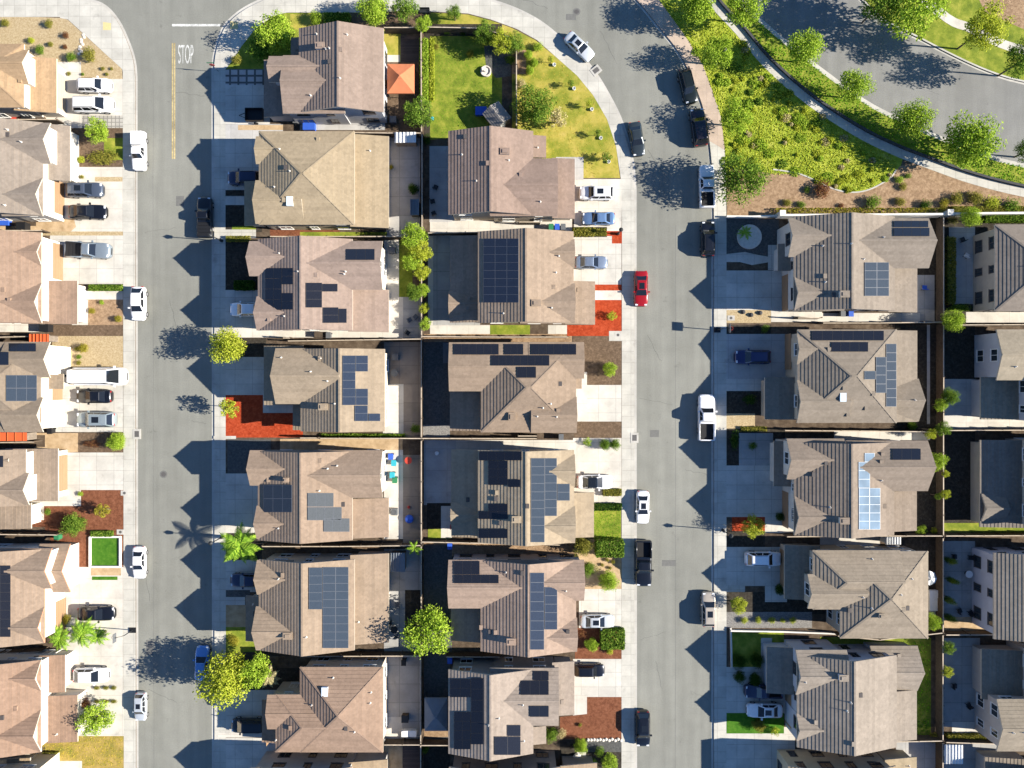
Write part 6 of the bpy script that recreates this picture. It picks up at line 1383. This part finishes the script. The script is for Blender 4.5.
def parasol(px, py, r, h, label, m1):
    t = thing('patio_umbrella', label, 'patio umbrella', (WX(px, h), WY(py, h), G0), 0); n = 8; b = MB()
    for i in range(n):
        a0, a1 = 2*math.pi*i/n, 2*math.pi*(i+1)/n; b.mi = i % 2; b.poly((0,0,h-G0),(r*math.cos(a0),r*math.sin(a0),h-G0-.45),(r*math.cos(a1),r*math.sin(a1),h-G0-.45))
    b.build('umbrella_canopy', [M[m1], M['plastic_white']], t); b = MB(); b.tube([(0,0,0),(0,0,h-G0-.02)], .03, 8); b.build('pole', M['metal_grey'], t); b = MB(); b.lathe([(.3,0),(.3,.06),(.05,.12)], 14); b.build('base', M['metal_dark'], t)
parasol(931.5, 579, 1., 2.5, 'blue and white segmented patio umbrella beside the striped hip-roofed house', 'canvas_grey')
# fountain, planter ring, bins, air conditioners, garden furniture
t = thing('fountain', 'round white stone fountain on the big lawn', 'fountain', (WX(486), WY(72), G0)); b = MB(); b.lathe([(.72,0),(.74,.4),(.6,.4),(.55,.22)], 24); b.build('basin', M['pale_stone'], t); b = MB(); b.lathe([(.12,.1),(.1,.6),(.3,.7),(.28,.75)], 14); b.build('pedestal', M['pale_stone'], t)
t = thing('planter_ring', 'white oval stone bed in the shaded front yard under the garden wall', 'flower bed', (WX(749), WY(237), G0)); b = MB(); b.lathe([(1.7,0),(1.7,.25),(1.5,.25),(1.45,.18)], 28); b.build('stone_rim', M['pale_stone'], t); b = MB(); b.lathe([(1.5,.0),(1.5,.16)], 28); b.build('pebbles', GM['white'], t)
def bin_(px, py, m, label, rz=0.):
    t = thing('wheelie_bin', label, 'bin', (WX(px, .8), WY(py, .8), G0), rz, 'wheeled bins beside the houses'); b = MB()
    v0 = [(-.24,-.28,.06),(.24,-.28,.06),(.24,.28,.06),(-.24,.28,.06)]; v1 = [(-.3,-.36,1.),(.3,-.36,1.),(.3,.36,1.),(-.3,.36,1.)]
    for i in range(4): j = (i+1) % 4; b.poly(v0[i], v0[j], v1[j], v1[i])
    b.poly(*v0[::-1]); b.build('bin_body', M[m], t); b = MB(); b.box(-.33,-.39,1.,.33,.39,1.07); b.box(-.3,.39,.96,.3,.45,1.02); b.build('lid', M[m], t)
    for x in (-.27, .27): b = MB(); b.tube([(x-.03,.3,.13),(x+.03,.3,.13)], .12, 10); b.build('wheel', M['tyre'], t)
for px, py, m, lab in ((551,227.5,'plastic_green','green wheeled bin beside the dark gate of the rosy-brown corner house'), (557,227.5,'plastic_blue','blue wheeled bin between the green and dark bins'), (563,227.5,'plastic_grey','dark wheeled bin at the end of the three by the driveway'), (391,456.5,'plastic_blue','blue barrel-like bin uppermost on the barrels patio'), (394,463,'plastic_teal','teal bin second on the barrels patio'), (392.5,475,'plastic_teal','teal bin lower on the barrels patio'), (395,480,'plastic_green','dark green bin lowest on the barrels patio'), (329,335.5,'plastic_grey','grey bin right of the blue chest in the pale side yard'), (308,107,'plastic_blue','blue bin against the side wall of the brown corner house'), (296,121,'plastic_grey','grey bin behind the black trailer'), (51,431,'black_plastic','black bin beside the six-panel house garage'), (58,537,'plastic_green','green bin in the rust mulch by the terracotta gable'), (561,437,'plastic_grey','grey bin beside the brown mulch below the black-row house'), (850,314,'plastic_blue','blue bin on the pale side yard below the twin-gabled house'), (842,314,'plastic_grey','dark bin on the pale side yard below the twin-gabled house'), (450,546,'plastic_blue','blue bin at the rear corner above the cross-wing house'), (450,660,'plastic_blue','blue bin at the rear corner below the cross-wing house'), (404,662,'black_plastic','black bin on the grey concrete yard by the pyramid roof')):
    bin_(px, py, m, lab)
def box_thing(px, py, w, d, h, m, label, name, cat, group=None, rz=0., top=None):
    t = thing(name, label, cat, (WX(px, h), WY(py, h), G0), rz, group); b = MB(); b.box(-w/2,-d/2,0,w/2,d/2,h*.82); b.build('cabinet', M[m], t); b = MB(); b.box(-w/2-.03,-d/2-.03,h*.82,w/2+.03,d/2+.03,h); b.build('lid', M[top or m], t); return t
box_thing(321, 334.5, 1.7, .7, .8, 'plastic_blue', 'blue and brown storage chest in the pale side yard', 'storage_chest', 'chest', top='fence_wood')
box_thing(309, 125.5, 1.6, 1.2, .8, 'plastic_blue', 'blue play table in the side yard of the brown corner house', 'play_table', 'table')
box_thing(481, 111, 1.5, 1.1, .6, 'plastic_blue', 'blue tarp-covered crate beside the garden shed', 'covered_crate', 'crate')
box_thing(17, 118.5, 1.5, .8, .6, 'plastic_red', 'red crate in the cluttered side yard above the grey-tan house', 'crate', 'crate')
box_thing(26, 119, 1.2, .9, 1.1, 'black_plastic', 'black storage box in the cluttered side yard above the grey-tan house', 'storage_box', 'box')
box_thing(38, 118.5, 1.8, .5, .5, 'fence_wood', 'brown timber pile in the cluttered side yard above the grey-tan house', 'timber_pile', 'timber')
box_thing(21, 226, 1.2, 1., 1.2, 'black_plastic', 'black storage box beside the blue crate', 'storage_box', 'box')
box_thing(44, 328, 1.2, 1., 1.2, 'black_plastic', 'black storage box below the red-shuttered house', 'storage_box', 'box')
box_thing(3, 222, 1.6, .9, .7, 'plastic_blue', 'blue crate in the clutter-filled side yard', 'crate', 'crate')
box_thing(409, 733.5, 2.0, .8, .8, 'plastic_white', 'long white chest at the edge of the grey concrete yard', 'storage_chest', 'chest')
box_thing(405, 719, .9, .9, 1., 'fence_wood', 'brown square barbecue on the grey concrete yard', 'barbecue', 'barbecue', top='metal_dark')
box_thing(934, 594, 1.3, 1., .6, 'plastic_white', 'pale daybed in the strip below the patio umbrella', 'daybed', 'daybed')
box_thing(934, 604, 1.3, 1.8, .5, 'plastic_white', 'pale sofa lowest in the strip below the patio umbrella', 'garden_sofa', 'sofa')
for px, py, lab in ((393,119.5,'grey air conditioner beside the tree behind the brown corner house'), (395,357,'grey air conditioner on the brown-paved patio'), (392,250,'grey air conditioner on the pale strip behind the rosy twin-gabled house'), (394,512,'grey air conditioner low on the barrels patio')):
    t = thing('air_conditioner', lab, 'air conditioner', (WX(px, .8), WY(py, .8), G0), 0, 'air conditioners'); b = MB(); b.box(-.45,-.45,0,.45,.45,.8); b.build('housing', M['plastic_grey'], t); b = MB(); b.lathe([(.36,.80),(.36,.83),(.28,.83),(.28,.815)], 18); b.build('fan_guard', M['metal_grey'], t)
def chair(px, py, rz, m, label, group='garden chairs'):
    t = thing('garden_chair', label, 'chair', (WX(px), WY(py), G0), rz, group); b = MB(); b.box(-.3,-.3,.36,.3,.3,.44); b.build('seat', M[m], t); b = MB(); b.box(-.32,-.34,.42,-.24,.34,.95); b.build('backrest', M[m], t)
    for x in (-.25, .25):
        for y in (-.25, .25): b = MB(); b.box(x-.03,y-.03,0,x+.03,y+.03,.36); b.build('leg', M['metal_dark'], t)
def table(px, py, m, label, r=.5):
    t = thing('garden_table', label, 'table', (WX(px), WY(py), G0), 0, 'garden tables'); b = MB(); b.lathe([(r,.68),(r,.73)], 20); b.build('table_top', M[m], t); b = MB(); b.lathe([(.3,0),(.05,.06),(.05,.68)], 10); b.build('pedestal', M['metal_dark'], t)
for px, py, rz, m, lab in ((410,320,.5,'plastic_grey','grey garden chair nearest the lime bush on the shaded patio'), (416,317,2.4,'plastic_grey','grey garden chair turned to the fence on the shaded patio'), (408,333,-.6,'metal_dark','black garden chair low on the shaded patio'), (390,622,0,'metal_dark','black garden chair beside the low rear roof of the array house'), (397,634,1.6,'plastic_grey','grey garden chair near the bright green tree'), (398,604,3,'plastic_grey','grey garden chair on the pale square of the shaded yard'), (436,188,1.2,'metal_dark','dark garden chair uppermost on the shaded patio of the corner house'), (433,202,.2,'metal_dark','dark garden chair midway on the shaded patio of the corner house'), (434,214,2.,'metal_dark','dark garden chair lowest on the shaded patio of the corner house'), (953,556,0,'metal_dark','dark lounge chair on the lavender house patio'), (969,557,3.1,'metal_dark','dark chair against the lavender wall'), (958,610,.4,'metal_dark','dark chair low on the lavender house patio'), (969,612,2.,'metal_dark','dark chair by the lower lavender wall'), (965,256,1.,'plastic_white','white chair on the bluish patio'), (961,240,2.,'metal_dark','black chair on the bluish patio'), (453,526,0,'plastic_red','orange-red chair on the round pale patio'), (923,288,1.5,'plastic_blue','blue chair on the shaded concrete behind the eight-panel house'), (953,685,0,'metal_dark','dark bench-like chair against the long shaded patio fence'), (967,704,2.,'metal_dark','dark chair beside the long shaded patio wall')):
    chair(px, py, rz, m, lab)
for px, py, m, lab in ((395,373,'plastic_grey','round grey table on the brown-paved patio'), (413,633,'plastic_white','round white table under the bright green tree'), (966,573,'plastic_white','small white table on the lavender house patio'), (409,460,'plastic_red','small red table on the curved brown patio'), (395,628,'metal_dark','dark round table beside the low rear roof of the array house')): table(px, py, m, lab)
def lathe_thing(px, py, prof, m, label, name, cat, part='shell', k=16):
    t = thing(name, label, cat, (WX(px), WY(py), G0)); b = MB(); b.lathe(prof, k); b.build(part, M[m], t); b = MB(); b.lathe([(prof[0][0]*.9,-.02),(prof[0][0]*.9,.03)], k); b.build('base', M['metal_dark'], t)
lathe_thing(409.5, 518.5, [(.35,0),(.55,.15),(.6,.4),(.45,.65),(.15,.75)], 'plastic_blue', 'round blue water ball on the curved brown patio', 'water_ball', 'toy')
lathe_thing(409, 507, [(.16,0),(.22,.2),(.16,.36)], 'plastic_red', 'small red pot on the curved brown patio', 'plant_pot', 'pot')
lathe_thing(437, 453, [(.28,0),(.3,.25),(.26,.4),(.1,.45)], 'plastic_white', 'small round white stool on the shaded rear patio of the pale tan house', 'stool', 'stool')
lathe_thing(577, 757, [(.5,0),(.65,.2),(.5,.42),(.15,.5)], 'pale_stone', 'large pale boulder beside the round bright bush', 'boulder', 'boulder', k=9)
lathe_thing(432, 119, [(.2,0),(.3,.15),(.2,.3)], 'plastic_teal', 'turquoise toy ball on the big lawn under the tree', 'toy_ball', 'toy')
# stone steps and edging
for i in range(9):
    a = i/8; px, py = 83.5-4*a+1.5*math.sin(i*2), 35+19*a
    o = MB(); o.lathe([(.22,0),(.24,.05),(.2,.07)], 7); q = o.build('stepping_stone', M['pale_stone'], None); q.location = (WX(px), WY(py), G0+.01); q.rotation_euler = (0,0,i); tag(q, 'flat pale stepping stone in the gravel corner yard', 'stepping stone', 'stepping stones in the gravel corner yard')
for i in range(12):
    a = i/11; o = MB(); o.lathe([(.2,0),(.24,.1),(.12,.2)], 7); q = o.build('edging_stone', M['pale_stone'], None); q.location = (WX(588+33*a), WY(739.5+.6*math.sin(i*3)), G0+.02); q.rotation_euler = (0,0,i*1.3); tag(q, 'pale edging stone between bark mulch and dark gravel', 'stone', 'edging stones of the bark mulch yard')
for px, py, lab in ((743,312,'dark rock nearest the street on the tan gravel strip'), (751,315,'dark rock midway along the tan gravel strip'), (760,313,'dark rock nearest the house on the tan gravel strip')):
    o = MB(); o.lathe([(.3,0),(.32,.15),(.15,.35)], 7); q = o.build('rock', M['retaining'], None); q.location = (WX(px), WY(py), G0); tag(q, lab, 'rock', 'dark rocks on tan gravel')
for px, py, lab in ((124.5,493,'small pale utility cover in the pavement by the rust mulch'), (120.5,532,'square pale meter box by the bright turf'), (731,318,'square pale meter box on the tan gravel strip'), (618,335,'square pale meter box below the red mulch beds')):
    t = thing('utility_cover', lab, 'utility cover', (WX(px), WY(py), G0+.04), 0, 'utility covers'); b = MB(); b.box(-.5,-.35,-.05,.5,.35,.0); b.build('slab', GM['kerb'], t); b = MB(); b.lathe([(.2,.0),(.2,.012)], 14); b.build('cover', M['iron'], t)
# pale tactile pads at the corner ramps
for px, py in ((107,26), (234,25)):
    t = sheet('path', [(px-4,py-4),(px+4,py-3),(px+4,py+4),(px-4,py+4)], G0+.026, mat('ramp_pad_yellow', (.5,.42,.2), .8, .1, 6.))
# mailbox pair and bench by the pavement
t = thing('bench', 'small dark bench beside the pavement at the top of the lots', 'bench', (WX(425), WY(12.5), G0+.03), 0); b = MB(); b.box(-.7,-.25,.4,.7,.25,.46); b.build('seat', M['metal_dark'], t); b = MB(); b.box(-.7,.2,.45,.7,.26,.9); b.build('backrest', M['metal_dark'], t)
for x in (-.6, .6): b = MB(); b.box(x-.04,-.22,0,x+.04,.22,.4); b.build('leg', M['metal_dark'], t)
